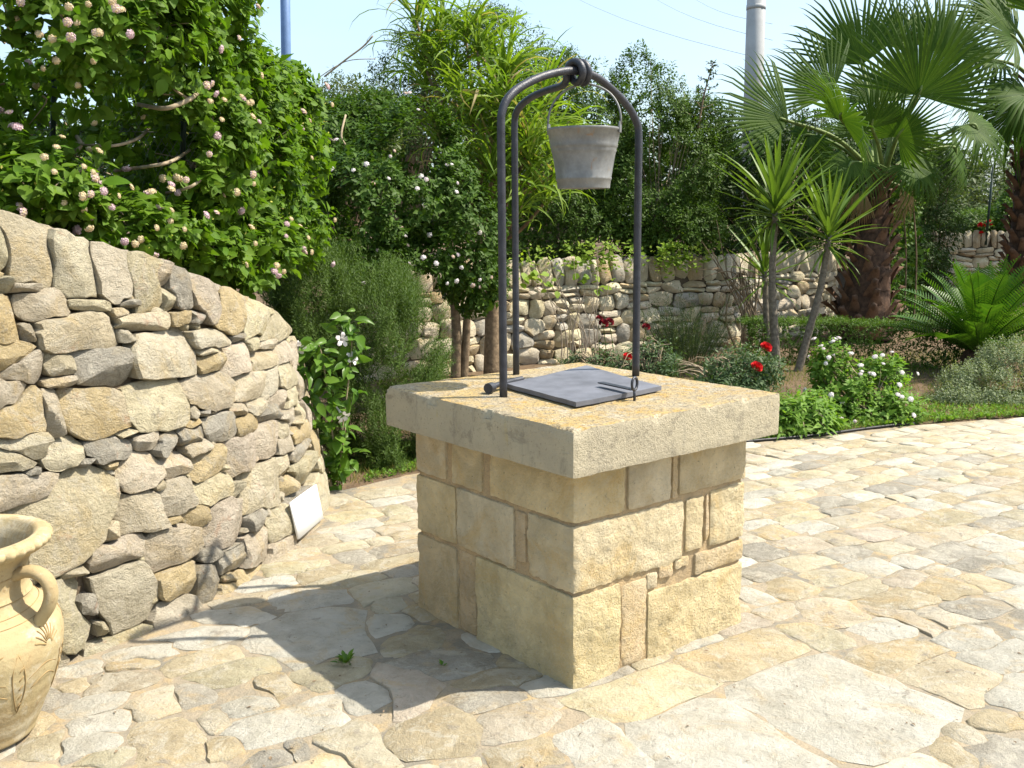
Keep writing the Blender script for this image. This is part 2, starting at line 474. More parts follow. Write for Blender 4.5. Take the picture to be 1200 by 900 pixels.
MAT['pink'] = petal_mat('pink_petal', (0.60, 0.42, 0.47), (0.68, 0.55, 0.55))
MAT['cream'] = petal_mat('cream_petal', (0.66, 0.54, 0.30), (0.70, 0.60, 0.44))
MAT['white_petal'] = petal_mat('white_petal', (0.80, 0.74, 0.74), (0.85, 0.82, 0.80))
MAT['red'] = petal_mat('red_petal', (0.42, 0.006, 0.008), (0.58, 0.014, 0.016), 0.2)
MAT['dark_red'] = petal_mat('dark_red_petal', (0.10, 0.004, 0.008), (0.19, 0.008, 0.014), 0.15)
MAT['yellow_bud'] = petal_mat('yellow_bud', (0.62, 0.60, 0.12), (0.70, 0.66, 0.2))
# ------------------------------------------------------------------ stonework generator
WALL_SEEDS = '''-189 150 4 8;-176 148 10 13;-156 142 11 12;-137 138 9 12;-120 134 10 13;-107 136 6 6;-189 135 2 3;-180 134 7 2;-192 123 6 9;-174 127 12 6;-153 126 9 2;-138 122 5 2;-131 125 6 2;-126 117 16 4;-183 118 3 4;-162 116 20 7;-137 113 4 3;-116 103 21 10;-189 106 11 7;-172 105 7 4;-152 102 14 8;-173 99 7 2;-193 89 12 11;-179 88 4 9;-161 86 15 9;-127 83 18 10;-147 75 5 2;-198 75 9 6;-179 73 9 6;-157 70 12 5;-192 69 4 2;-169 68 4 2;-157 65 4 2;-144 60 10 8;-137 70 7 4;-128 67 9 5;-187 50 25 18;-149 44 11 8;-136 53 4 3;-164 39 5 5;-163 32 13 6;-183 30 5 2;-190 18 12 11;-213 20 11 13;-164 16 14 12;-175 7 3 3;-141 1 11 7;-135 26 15 8;-136 12 12 7;-120 7 8 7;-128 45 10 8;-131 36 4 2;-119 35 8 5;-104 43 14 6;-99 26 15 10;-114 17 6 3;-103 11 11 5;-110 -1 5 4;-107 4 4 2;-92 -2 12 5;-81 10 12 8;-76 21 10 4;-57 13 10 7;-59 -1 13 7;-27 -3 16 6;18 6 24 8;-92 83 19 8;-84 95 11 4;-61 94 16 7;-32 90 17 5;-54 80 21 6;-26 78 12 6;3 77 17 6;-106 77 3 4;-107 72 6 2;-110 67 9 4;-99 75 5 2;-91 67 12 6;-108 62 9 4;-124 58 8 5;-104 54 12 7;-78 51 14 9;-92 49 4 2;-69 71 8 4;-52 69 9 4;-66 64 10 5;-41 65 15 4;-51 53 13 9;-22 67 14 5;5 65 12 4;-25 53 10 5;-11 56 15 4;-26 46 15 5;-67 34 20 11;-36 37 11 6;5 45 21 4;-3 38 18 4;-9 27 20 7;-85 38 6 4;-35 27 11 4;18 54 16 4;-22 13 18 7;-96 130 10 10;-76 125 12 11;-51 118 19 12;-26 114 24 12;13 106 36 9;-106 125 4 5;-100 117 8 3;-85 116 5 3;-78 105 18 4;-53 103 8 2;-37 99 9 3;-16 96 14 3;7 89 17 5;-85 101 7 2;-181 17 5 5;-168 -3 11 5'''
PAVE_SEEDS = '''-98 332 12 6 30;-140 309 9 6 45;-119 309 7 9 36;-109 314 5 8 24;-106 284 9 13 27;-96 296 4 6 39;-88 280 5 6 27;-86 307 8 6 33;-80 318 4 13 33;-48 278 8 16 33;-73 273 9 5 0;-144 280 7 10 27;-152 296 4 10 42;-132 294 8 6 21;-65 277 3 8 27;-123 275 8 5 3;-140 338 8 6 33;-152 321 8 6 42;-114 341 9 5 36;-77 363 16 21 36;-110 383 8 11 51;-89 400 17 10 18;-47 368 8 12 15;-63 332 10 8 42;-46 313 10 10 12;-22 287 16 12 57;4 273 10 9 15;27 276 12 15 30;46 315 21 11 39;61 274 22 25 27;-41 357 9 13 24;-23 339 10 18 84;-1 327 13 8 15;-39 318 9 16 9;-18 268 7 5 0;109 304 27 26 39;138 342 17 9 36;152 321 15 13 36;139 283 5 8 30;129 274 6 7 21;154 292 9 7 33;114 265 12 6 30;115 361 8 12 27;174 355 12 10 42;156 375 9 16 27;187 387 11 7 36;127 380 14 13 18;83 344 22 12 33'''


def cell_metric(P, S, p=4.0):
    """P (...,2), S (m,5) -> (...,m) size-relative distance to every seed"""
    d = P[..., None, :] - S[:, :2]
    c, s = np.cos(S[:, 4]), np.sin(S[:, 4])
    a = (d[..., 0] * c + d[..., 1] * s) / S[:, 2]
    b = (-d[..., 0] * s + d[..., 1] * c) / S[:, 3]
    return (np.abs(a) ** p + np.abs(b) ** p) ** (1 / p)


def cells(S, N=16, gap=0.004, cap=1.18, jit=0.04, rng=None, p=4.0, clip=None):
    """outlines (n,N,2) of stones that pack against each other round the seeds"""
    S = np.asarray(S, float); n = len(S)
    caps = np.full(n, cap) if np.isscalar(cap) else np.asarray(cap, float)
    th = np.arange(N) * 2 * math.pi / N
    ux, uy = np.cos(th), np.sin(th)
    k = 1 / (np.abs(ux) ** p + np.abs(uy) ** p) ** (1 / p)
    out = np.zeros((n, N, 2))
    big = np.hypot(S[:, 2], S[:, 3])
    for i in range(n):
        u, v, a, b, r = S[i]; cap = caps[i]; ts = np.linspace(0.30, cap, 56)
        c, s = math.cos(r), math.sin(r)
        D = np.stack([(ux * k * a) * c - (uy * k * b) * s, (ux * k * a) * s + (uy * k * b) * c], -1)
        near = np.hypot(S[:, 0] - u, S[:, 1] - v) < (big[i] * cap + big * 1.3); near[i] = False
        R = np.full(N, cap)
        if near.any():
            P = S[i, :2] + D[:, None, :] * ts[None, :, None]
            bad = cell_metric(P, S[near], p).min(-1) < ts[None, :]
            first = np.where(bad.any(1), ts[np.argmax(bad, 1)], cap)
            R = first
        R = 0.86 * R + 0.07 * np.roll(R, 1) + 0.07 * np.roll(R, -1)
        if rng is not None:
            jt = rng.normal(0, jit, N); R = R * (1 + 0.6 * jt + 0.4 * np.roll(jt, 1))
        L = np.linalg.norm(D, axis=1)
        R = np.maximum(R - gap / L, 0.2)
        out[i] = S[i, :2] + D * R[:, None]
    return out


def stone_shell(outline, ctr, fmap, depth, bev, bulge, rough, rng, rings=(0.90, 0.62, 0.30), fs=22.0):
    """one stone: sides, chamfer and an uneven face; fmap(u, v, out) -> world points"""
    N = len(outline); rel = outline - ctr
    size = np.abs(rel).max(0) + 1e-6
    tilt = rng.normal(0, rough * 0.9, 2); off = rng.random(3) * 50
    pa = rng.normal(0, 1.0, (7, 2)) * rough * 2.2; pc_ = bulge * 0.4 + np.abs(rng.normal(0, 1, 7)) * rough * 0.9   # cleavage planes
    spec = [(0.94, -depth), (1.0, -bev)]
    U = []; O = []
    for k, o in spec:
        q = ctr + rel * k
        low = np.minimum(o, ((q - ctr) / size @ pa.T + pc_).min(1) + bulge * 0.5 - bev * 0.6 + (q - ctr) @ (tilt / size)) if k == 1.0 else np.full(N, o)
        U.append(q); O.append(np.maximum(low, -depth * 0.9) if k == 1.0 else low)
    for k in rings:
        q = ctr + rel * k
        h = np.array([mnoise.noise(Vector((off[0] + a * fs, off[1] + b * fs, off[2]))) + 0.6 * mnoise.noise(Vector((off[0] + a * fs * 2.7, off[1] + b * fs * 2.7, off[2]))) for a, b in q])
        cut = ((q - ctr) / size @ pa.T + pc_).min(1)
        O.append(np.minimum(bulge * (1 - k ** 6), cut + bulge * 0.5) + 0.45 * rough * h + (q - ctr) @ (tilt / size)); U.append(q)
    U.append(ctr[None]); O.append(np.array([min(bulge, pc_.min() + bulge * 0.5)]))
    U = np.concatenate(U); O = np.concatenate(O)
    V = fmap(U[:, 0], U[:, 1], O)
    F4 = []; R = len(spec) + len(rings)
    for i in range(R - 1):
        j = np.arange(N); F4.append(np.stack([i * N + j, i * N + (j + 1) % N, (i + 1) * N + (j + 1) % N, (i + 1) * N + j], -1))
    j = np.arange(N); b = (R - 1) * N
    F3 = np.stack([b + j, b + (j + 1) % N, np.full(N, R * N)], -1)
    return V, np.concatenate(F4), F3


def lime(rng, pale=0.0, warm=0.0):
    b = rng.uniform(0.48, 0.62) + pale
    return np.clip(np.array([b, b * rng.uniform(0.86, 0.91) - 0.01 * warm, b * (rng.uniform(0.62, 0.74) - 0.1 * warm)]), 0.05, 0.85)


def lay_stones(S, outl, fmap, parent, base, mat, name, depth, bev, bulge, rough, rng, pale=0, tint=None, rings=(0.90, 0.62, 0.30), fs=22.0, sharp=40, keep=None, stuff=None):
    """stones as parts; those past `keep` (an index set) are joined into one stuff part"""
    SV = []; S4 = []; S3 = []; so = 0
    for i in range(len(S)):
        ctr = outl[i].mean(0)
        V, F4, F3 = stone_shell(outl[i], ctr, fmap, depth, bev, bulge * rng.uniform(0.6, 1.3), rough, rng, rings, fs)
        if keep is not None and i not in keep:
            SV.append(V - base); S4.append(F4 + so); S3.append(F3 + so); so += len(V); continue
        c = V.mean(0)
        me = mesh(name, V - c, [F4, F3], mat, True, sharp=sharp)
        col = lime(rng, pale)
        if tint and i in tint:
            col = tint[i]
        place(name, me, parent, c - base, color=col)
    if SV:
        me = mesh(stuff, np.concatenate(SV), [np.concatenate(S4), np.concatenate(S3)], MAT['pave_small'], True, sharp=sharp)
        o = place(stuff, me, parent, (0, 0, 0), color=(0.5, 0.44, 0.34)); o['kind'] = 'stuff'


# ------------------------------------------------------------------ ground
def sheet(name, pts, z, mat, jitter=0):
    V = np.array([(x, y, z) for x, y in pts])
    me = mesh(name, V, [list(range(len(V)))], mat)
    o = place(name, me); o['kind'] = 'structure'
    return o


def grid_sheet(name, xs, ys, zf, mat, parent=None):
    X, Y = np.meshgrid(xs, ys, indexing='ij'); Z = zf(X, Y)
    V = np.stack([X, Y, Z], -1).reshape(-1, 3); n, m = len(xs), len(ys)
    i, j = np.meshgrid(np.arange(n - 1), np.arange(m - 1), indexing='ij')
    q = np.stack([i * m + j, (i + 1) * m + j, (i + 1) * m + j + 1, i * m + j + 1], -1).reshape(-1, 4)
    o = place(name, mesh(name, V, q, mat, True), parent)
    return o


def vnoise(X, Y, s, o=0.0):
    f = np.vectorize(lambda a, b: mnoise.noise(Vector((a * s + o, b * s, o))))
    return f(X, Y)


WC = np.array([-4.18, 5.188]); WR = 3.143; WB = 0.19
BED = np.array([(-1.35, 5.55), (-1.02, 5.71), (-0.62, 6.08), (0.5, 6.50), (1.69, 6.88), (2.24, 7.09), (2.99, 7.43), (4.05, 7.72), (5.4, 8.05), (8.0, 8.6)])


def bed_y(x):
    return np.interp(x, BED[:, 0], BED[:, 1])


g = sheet('ground', [(-900, -900), (900, -900), (900, 900), (-900, 900)], -0.06, MAT['soil'])
paving = grid_sheet('paving', np.concatenate([np.arange(-4.0, 3.4, 0.045), np.arange(3.4, 8.05, 0.12)]), np.linspace(0, 1, 190) ** 0.9,
                    lambda X, T: 0 * X, MAT['pave_mortar'])
me = paving.data
co = np.zeros(len(me.vertices) * 3, np.float32); me.vertices.foreach_get('co', co); co = co.reshape(-1, 3)
co[:, 1] = -3.0 + (bed_y(co[:, 0]) + 0.05 + 3.0) * co[:, 1]
for i in range(len(co)):
    co[i, 2] = -0.0065 + 0.003 * mnoise.noise(Vector((co[i, 0] * 5, co[i, 1] * 5, 0))) + 0.004 * mnoise.noise(Vector((co[i, 0] * 13, co[i, 1] * 13, 3)))
me.vertices.foreach_set('co', co.ravel()); me.update()
paving['kind'] = 'structure'

bed = grid_sheet('flower_bed', np.arange(-2.2, 9.0, 0.2), np.linspace(0, 1, 40), lambda X, T: 0 * X, MAT['soil'])
me = bed.data
co = np.zeros(len(me.vertices) * 3, np.float32); me.vertices.foreach_get('co', co); co = co.reshape(-1, 3)
yb = bed_y(co[:, 0]) + 0.03
T = co[:, 1].copy(); co[:, 1] = yb + (22 - yb) * T ** 1.6
for i in range(len(co)):
    co[i, 2] = -0.02 + 0.035 * min(1, T[i] * 12) + 0.03 * mnoise.noise(Vector((co[i, 0] * 3, co[i, 1] * 3, 5)))
me.vertices.foreach_set('co', co.ravel()); me.update()
bed['kind'] = 'structure'

# ------------------------------------------------------------------ curved dry-stone wall
WTOP = np.array([(-3.2, 1.86), (-2.2, 1.68), (-1.85, 1.615), (-1.64, 1.555), (-1.36, 1.48), (-1.05, 1.415), (-0.68, 1.30), (-0.21, 1.185), (0.06, 1.11), (0.36, 1.01), (0.9, 0.90), (1.6, 0.82), (3.2, 0.75)])


def wall_top(s):
    return np.interp(s, WTOP[:, 0], WTOP[:, 1])


def wall_map(s, z, o):
    s = np.asarray(s, float); z = np.asarray(z, float)
    ph = s / WR; r = WR - WB * z + o
    return np.stack([WC[0] + r * np.cos(ph), WC[1] + r * np.sin(ph), z], -1)


rng = np.random.default_rng(11)
S = [[float(x) / 100 for x in l.split()] + [0.0] for l in WALL_SEEDS.split(';')]
S = [[a, b, max(c, 0.012), max(d, 0.012), e] for a, b, c, d, e in S]
n_traced = len(S)
# beyond what was measured: the same kind of courses, carried on to both sides
for s0, s1 in ((-3.3, -2.02), (0.34, 2.6)):
    z = 0.0
    while z < 1.7:
        h = rng.uniform(0.10, 0.20); s = s0
        while s < s1:
            w = rng.uniform(0.10, 0.34); zc = z + h / 2 + rng.normal(0, 0.012)
            c = s + w / 2
            if zc < wall_top(c) - 0.05 and not (s0 > 0 and any(abs(c - q[0]) < q[2] + 0.3 * w and abs(zc - q[1]) < q[3] + 0.3 * h for q in S[:n_traced])):
                S.append([c, zc, w / 2, h / 2, rng.normal(0, 0.06)])
            s += w
        z += h
S = np.array(S)
S[:n_traced, 4] = rng.normal(0, 0.05, n_traced)
# the big cap stones lean
for i in range(n_traced):
    if S[i, 1] + S[i, 3] > wall_top(S[i, 0]) - 0.06 and S[i, 3] > 0.07:
        S[i, 4] = 0.10
WL_BASE = np.array([*wall_map(np.array([-0.9]), np.array([0.0]), np.array([0.0]))[0]])
wl = thing('stone_wall', 'curved dry-stone retaining wall of pale limestone behind the clay pot', 'stone wall', WL_BASE)
outl = cells(S, N=24, gap=0.003, cap=1.55, jit=0.055, rng=rng, p=6.5)
lim = wall_top(outl[..., 0]) + rng.normal(0.004, 0.006, outl.shape[:2])
outl[..., 1] = np.minimum(outl[..., 1], lim)
# keep every stone under the coping line
tint = {}
for i in range(len(S)):
    if rng.random() < 0.12:
        b = rng.uniform(0.30, 0.42); tint[i] = (b, b * 0.93, b * 0.82)
    elif rng.random() < 0.15:
        b = rng.uniform(0.46, 0.60); tint[i] = (b, b * 0.80, b * 0.48)
lay_stones(S, outl, wall_map, wl, WL_BASE, MAT['wall_stone'], 'stone', 0.10, 0.005, 0.010, 0.0105, rng, pale=0.03, tint=tint, fs=16, rings=(0.955, 0.80, 0.56, 0.3), sharp=24)
# small wedges in the joints
W = []
for k in range(900):
    s = rng.uniform(-2.1, 0.75); z = rng.uniform(0.05, wall_top(s) - 0.05)
    m = cell_metric(np.array([s, z]), S)
    a = np.sort(m)[:2]
    if a[0] > 0.97 and all(abs(s - q[0]) > 0.05 or abs(z - q[1]) > 0.035 for q in W):
        W.append([s, z, rng.uniform(0.018, 0.04), rng.uniform(0.012, 0.024), rng.normal(0, 0.5)])
W = np.array(W[:70])
wo_ = cells(W, N=9, gap=0.0, cap=1.0, jit=0.12, rng=rng)
lay_stones(W, wo_, lambda s, z, o: wall_map(s, z, o - 0.022), wl, WL_BASE, MAT['wall_stone'], 'wedge_stone', 0.05, 0.006, 0.006, 0.006, rng, rings=(0.8, 0.4))
ss = np.linspace(-3.3, 2.8, 90); zz = np.linspace(-0.06, 1, 14)
X, Z = np.meshgrid(ss, zz, indexing='ij')
Zw = np.where(Z < 0, Z, Z * (wall_top(X) - 0.03))
V = wall_map(X.ravel(), Zw.ravel(), np.full(X.size, -0.07)); n, m = X.shape
i, j = np.meshgrid(np.arange(n - 1), np.arange(m - 1), indexing='ij')
q = np.stack([i * m + j, (i + 1) * m + j, (i + 1) * m + j + 1, i * m + j + 1], -1).reshape(-1, 4)
place('wall_core', mesh('wall_core', V - WL_BASE, q, MAT['wall_core'], True), wl)
# earth held by the wall
rim = wall_map(ss, wall_top(ss) - 0.045, np.full(len(ss), -0.04))
ctr = np.array([WC[0], WC[1], 1.45])
V = np.concatenate([rim, ctr + (rim - ctr) * np.array([0.6, 0.6, 0.4]), ctr[None], np.array([[-9, 1.5, 1.6], [-9, 9, 1.2]])])
n = len(ss); F = [[i, i + 1, n + i + 1, n + i] for i in range(n - 1)] + [[n + i, n + i + 1, 2 * n] for i in range(n - 1)] + [[0, n, 2 * n, 2 * n + 1], [n - 1, 2 * n + 2, 2 * n, 2 * n - 1], [2 * n + 1, 2 * n, 2 * n + 2]]
o = place('terrace', mesh('terrace', V, F, MAT['soil'])); o['kind'] = 'structure'

# the white plate at the wall foot
a, b, c, d = ground_at(349, 633, 0.02), None, None, None
# seat it on the battered face: find arc position and height of its corners
ps, pz = [], []
for (u, v) in ((340, 589), (370, 567), (378, 608), (349, 632)):
    dd = _f + _r * (u - 600) / FPX - _u * (v - 450) / FPX
    oo = np.array([0, 0, CAM_Z]) - np.array([WC[0], WC[1], 0]); k_ = WR + 0.03 - WB * oo[2]; mm = -WB * dd[2]
    A = dd[0] ** 2 + dd[1] ** 2 - mm * mm; H = oo[0] * dd[0] + oo[1] * dd[1] - k_ * mm; Cc = oo[0] ** 2 + oo[1] ** 2 - k_ * k_
    disc = max(H * H - A * Cc, 0); t_ = (-H - math.sqrt(disc)) / A; p_ = oo + t_ * dd
    ps.append(math.atan2(p_[1], p_[0]) * WR); pz.append(p_[2])
fr = wall_map(np.array(ps), np.array(pz), np.full(4, 0.03))
# make it a true flat rectangle
c0 = fr.mean(0); ex = unit((fr[1] + fr[2] - fr[0] - fr[3])); ez = unit((fr[0] + fr[1] - fr[2] - fr[3])); ez = unit(ez - ex * np.dot(ex, ez)); en = np.cross(ex, ez)
hw = np.linalg.norm(fr[1] + fr[2] - fr[0] - fr[3]) / 4; hh = np.linalg.norm(fr[0] + fr[1] - fr[2] - fr[3]) / 4
V, F = roundbox((-hw, -0.006, -hh), (hw, 0.006, hh), 0.002, 0.2)
R3 = np.stack([ex, -en, ez], -1)
sign = place('sign', mesh('sign', V @ R3.T, F, MAT['white_plate']), None, c0)
tag(sign, 'blank white plate leaning low on the end of the curved stone wall', 'plate')

# ------------------------------------------------------------------ paving stones
rng = np.random.default_rng(23)
T = [[float(x) for x in l.split()] for l in PAVE_SEEDS.split(';')]
T = np.array([[a / 100, b / 100, c / 100, d / 100, math.radians(e)] for a, b, c, d, e in T])
WELL = np.array([0.252, 3.804]); WROT = math.radians(38.51)


def in_well(x, y, m=0.0):
    d = np.array([x, y]) - WELL; a = d @ np.array([math.cos(WROT), math.sin(WROT)]); b = d @ np.array([-math.sin(WROT), math.cos(WROT)])
    return abs(a) < 0.446 + m and abs(b) < 0.475 + m


fill = []
rowdir = math.radians(33)
cr, sr = math.cos(rowdir), math.sin(rowdir)
b = -8.0
while b < 10.5:
    hgt = rng.uniform(0.13, 0.23)
    a = -7.0 + rng.uniform(0, 0.3)
    while a < 13:
        w = rng.uniform(0.14, 0.34)
        aa, bb = a + w / 2, b + hgt / 2 + rng.normal(0, 0.012)
        wob = 0.10 * math.sin(aa * 0.9 + 0.3) + 0.05 * math.sin(aa * 2.3)
        x, y = aa * cr - (bb + wob) * sr, aa * sr + (bb + wob) * cr
        a += w
        dwall = math.hypot(x - WC[0], y - WC[1]) - WR
        if not (-2.6 < x < 7.4 and 1.2 < y < bed_y(x) - 0.02) or (dwall < 0.05 and y > 1.5) or in_well(x, y, -0.12):
            continue
        fill.append([x, y, w / 2, hgt / 2, rowdir + rng.normal(0, 0.07)])
    b += hgt
fill = np.array(fill)
m = cell_metric(fill[:, :2], T).min(-1)
m2 = np.array([min(np.hypot((T[:, 0] - q[0]), (T[:, 1] - q[1])) - (np.minimum(T[:, 2], T[:, 3]) + 0.5 * min(q[2], q[3]))) for q in fill])
fill = fill[(m > 1.22) & (m2 > 0)]
T[:, 2:4] *= 1.06
S = np.concatenate([T, fill])
def edge_cap(q):
    x, y, r = q[0], q[1], max(q[2], q[3])
    near = abs(bed_y(x) - y) < 1.6 * r or math.hypot(x - WC[0], y - WC[1]) - WR < 1.3 * r
    return 1.2 if near else 1.75


outl = cells(S, N=24, gap=0.004, cap=[edge_cap(q) for q in S], jit=0.05, rng=rng, p=7.0)
# how large each shows from the terrace
d = np.hypot(S[:, 0], S[:, 1] + 0.0)
px = FPX * np.sqrt(S[:, 2] * S[:, 3]) / np.maximum(S[:, 1], 0.5)
u_ = 600 + FPX * S[:, 0] / np.maximum(S[:, 1], 0.5)
seen = (np.abs(u_ - 600) < 680) & (S[:, 1] > 2.7)
order = np.argsort(-np.where(seen, px * np.sqrt(1.56 / np.maximum(S[:, 1], 1)), -1))
keep = set(order[:298].tolist())


def pave_map(u, v, o):
    return np.stack([u, v, np.asarray(o, float)], -1)


tint = {}
for i in range(len(S)):
    r = rng.random()
    if r < 0.18:
        b = rng.uniform(0.36, 0.46); tint[i] = (b, b * 0.93, b * 0.82)
    elif r < 0.42:
        b = rng.uniform(0.54, 0.66); tint[i] = (b, b * 0.96, b * 0.87)
    elif r < 0.62:
        b = rng.uniform(0.48, 0.58); tint[i] = (b, b * 0.84, b * 0.58)
lay_stones(S, outl, pave_map, paving, np.zeros(3), MAT['pave_stone'], 'paving_stone', 0.035, 0.005, 0.003, 0.0026, rng, pale=0.0, tint=tint, rings=(0.93, 0.62, 0.3), fs=14, sharp=50, keep=keep, stuff='small_paving_stones')

# ------------------------------------------------------------------ the well
wellT = thing('stone_well', 'square limestone well head with thick lichen-covered slab and black iron arch', 'well', (WELL[0], WELL[1], 0), WROT)
V, F = roundbox((-0.435, -0.464, -0.04), (0.435, 0.464, 0.765), 0.01, 0.05, 0.004, 14, 3)
place('mortar_core', mesh('mortar_core', V, F, MAT['well_mortar'], True), wellT)
V, F = roundbox((-0.525, -0.561, 0.761), (0.525, 0.561, 0.92), 0.007, 0.016, 0.0018, 8, 5, 0.0018)
# a few chips on the upper arris
for i in range(len(V)):
    p = V[i]
    if p[2] > 0.90 and (abs(abs(p[0]) - 0.525) < 0.012 or abs(abs(p[1]) - 0.561) < 0.012):
        c = mnoise.noise(Vector((p[0] * 11, p[1] * 11, 2.0)))
        if c > 0.12:
            V[i, 2] -= 0.05 * (c - 0.12); V[i, 0] *= 1 - 0.03 * (c - 0.12); V[i, 1] *= 1 - 0.03 * (c - 0.12)
place('coping_slab', mesh('coping_slab', V, F, MAT['coping'], True, sharp=50), wellT)
HX, HY = 0.446, 0.475
wb = []
# corner stones: (x0,x1,y0,y1,z0,z1); faces on the outer planes
def blk(x0, x1, y0, y1, z0, z1, col, amp=0.004):
    wb.append((x0, x1, y0, y1, z0, z1, col, amp))
ye, gr, pk = (0.56, 0.42, 0.20), (0.54, 0.44, 0.28), (0.50, 0.34, 0.20)
c1, c2, c3 = (0.577, 0.762), (0.334, 0.565), (-0.03, 0.324)
D_ = 0.16
# near corner (-HX,-HY)
ye, gr, pk = (0.78, 0.63, 0.37), (0.77, 0.65, 0.45), (0.72, 0.56, 0.36)
blk(-HX, -0.205, -HY, -0.018, *c1, ye); blk(-HX, -HX + D_, 0.03, 0.225, *c1, (0.76, 0.62, 0.38)); blk(-HX, -HX + D_, 0.262, HY, *c1, gr)
blk(-0.190, 0.028, -HY, -HY + D_, *c1, gr); blk(0.034, 0.062, -HY, -HY + D_, *c1, pk); blk(0.070, HX, -HY, -HY + D_ + 0.1, 0.582, 0.762, (0.77, 0.63, 0.40))
blk(-HX, 0.098, -HY, -0.232, *c2, (0.78, 0.66, 0.44), 0.006); blk(-HX, -HX + D_, -0.222, -0.162, 0.372, 0.56, pk); blk(-HX, -HX + D_, -0.155, 0.196, *c2, (0.77, 0.66, 0.46)); blk(-HX, -HX + D_, 0.202, HY, *c2, ye)
blk(0.108, 0.206, -HY, -HY + D_, 0.36, 0.56, (0.75, 0.62, 0.39)); blk(0.218, 0.232, -HY, -HY + D_, 0.38, 0.56, pk); blk(0.242, HX, -HY, -HY + D_ + 0.1, 0.352, 0.57, (0.78, 0.66, 0.43), 0.005)
blk(-0.03, 0.045, -HY, -HY + D_, 0.29, 0.345, pk); blk(0.055, 0.135, -HY, -HY + D_, 0.305, 0.347, gr); blk(0.165, HX, -HY, -HY + D_, 0.262, 0.342, (0.72, 0.58, 0.38))
blk(-HX, -0.222, -HY, 0.075, *c3, (0.78, 0.65, 0.38), 0.006); blk(-HX, -HX + D_, 0.20, HY, -0.03, 0.318, (0.68, 0.54, 0.33), 0.005)
blk(-0.212, -0.085, -HY + 0.006, -HY + D_, 0.0, 0.31, (0.70, 0.55, 0.35), 0.004); blk(-0.085, HX, -HY, -HY + D_ + 0.1, -0.03, 0.252, (0.78, 0.64, 0.38), 0.0065); blk(-0.09, -0.035, -HY, -HY + D_, 0.262, 0.322, gr)
blk(-HX + 0.006, -HX + D_, 0.082, 0.192, 0.0, 0.32, (0.66, 0.50, 0.30), 0.004)
# the two far sides
for z0, z1 in (c1, c2, c3):
    blk(HX - D_, HX, -HY + 0.28, 0.06, z0, z1, gr); blk(HX - D_, HX, 0.07, HY, z0, z1, ye)
    blk(-HX + D_ + 0.02, -0.03, HY - D_, HY, z0, z1, gr); blk(-0.02, HX - D_ - 0.01, HY - D_, HY, z0, z1, ye)
for k, (x0, x1, y0, y1, z0, z1, col, amp) in enumerate(wb):
    c = np.array([(x0 + x1) / 2, (y0 + y1) / 2, (z0 + z1) / 2])
    dx, dy, dz = (x1 - x0) / 2, (y1 - y0) / 2, (z1 - z0) / 2
    V, F = roundbox((-dx, -dy, -dz), (dx, dy, dz), min(0.010, dx * 0.6, dz * 0.5), 0.015, amp * 1.1, 9, k + 1.0, amp * 1.0)
    place('stone', mesh('stone', V, F, MAT['well_stone'], True, sharp=45), wellT, c, color=col)

# iron arch: a long bar bent over the slab, and a shorter stay hooked round it
A, B, Cc = (-0.317, 0.058), (0.062, 0.453), (0.408, 0.083)
P = [(*A, 0.915), (*A, 1.3), (*A, 1.7), (*A, 1.90), (-0.312, 0.058, 1.95), (-0.285, 0.06, 1.998), (-0.22, 0.065, 2.045), (-0.10, 0.07, 2.095), (0.04, 0.075, 2.125), (0.16, 0.08, 2.115), (0.27, 0.082, 2.065), (0.35, 0.083, 2.01), (0.395, 0.083, 1.955), (*Cc, 1.90), (*Cc, 1.7), (*Cc, 1.3), (*Cc, 0.915)]
V, F = tube(smooth_path(P, 5), 0.0155, 10)
place('arch_bar', mesh('arch_bar', V, F, MAT['iron'], True), wellT)
P = [(*B, 0.915), (*B, 1.4), (*B, 1.85), (*B, 1.95), (0.062, 0.445, 1.995), (0.062, 0.41, 2.03), (0.063, 0.33, 2.06), (0.064, 0.23, 2.075), (0.056, 0.15, 2.08), (0.048, 0.118, 2.095)]
for k in range(0, 34):
    a = math.radians(-20 + k * 20)
    P.append((0.045 + 0.055 * k / 33, 0.078 + 0.037 * math.cos(a), 2.122 + 0.037 * math.sin(a)))
V, F = tube(smooth_path(P, 3), 0.0145, 10)
place('stay_bar', mesh('stay_bar', V, F, MAT['iron'], True), wellT)
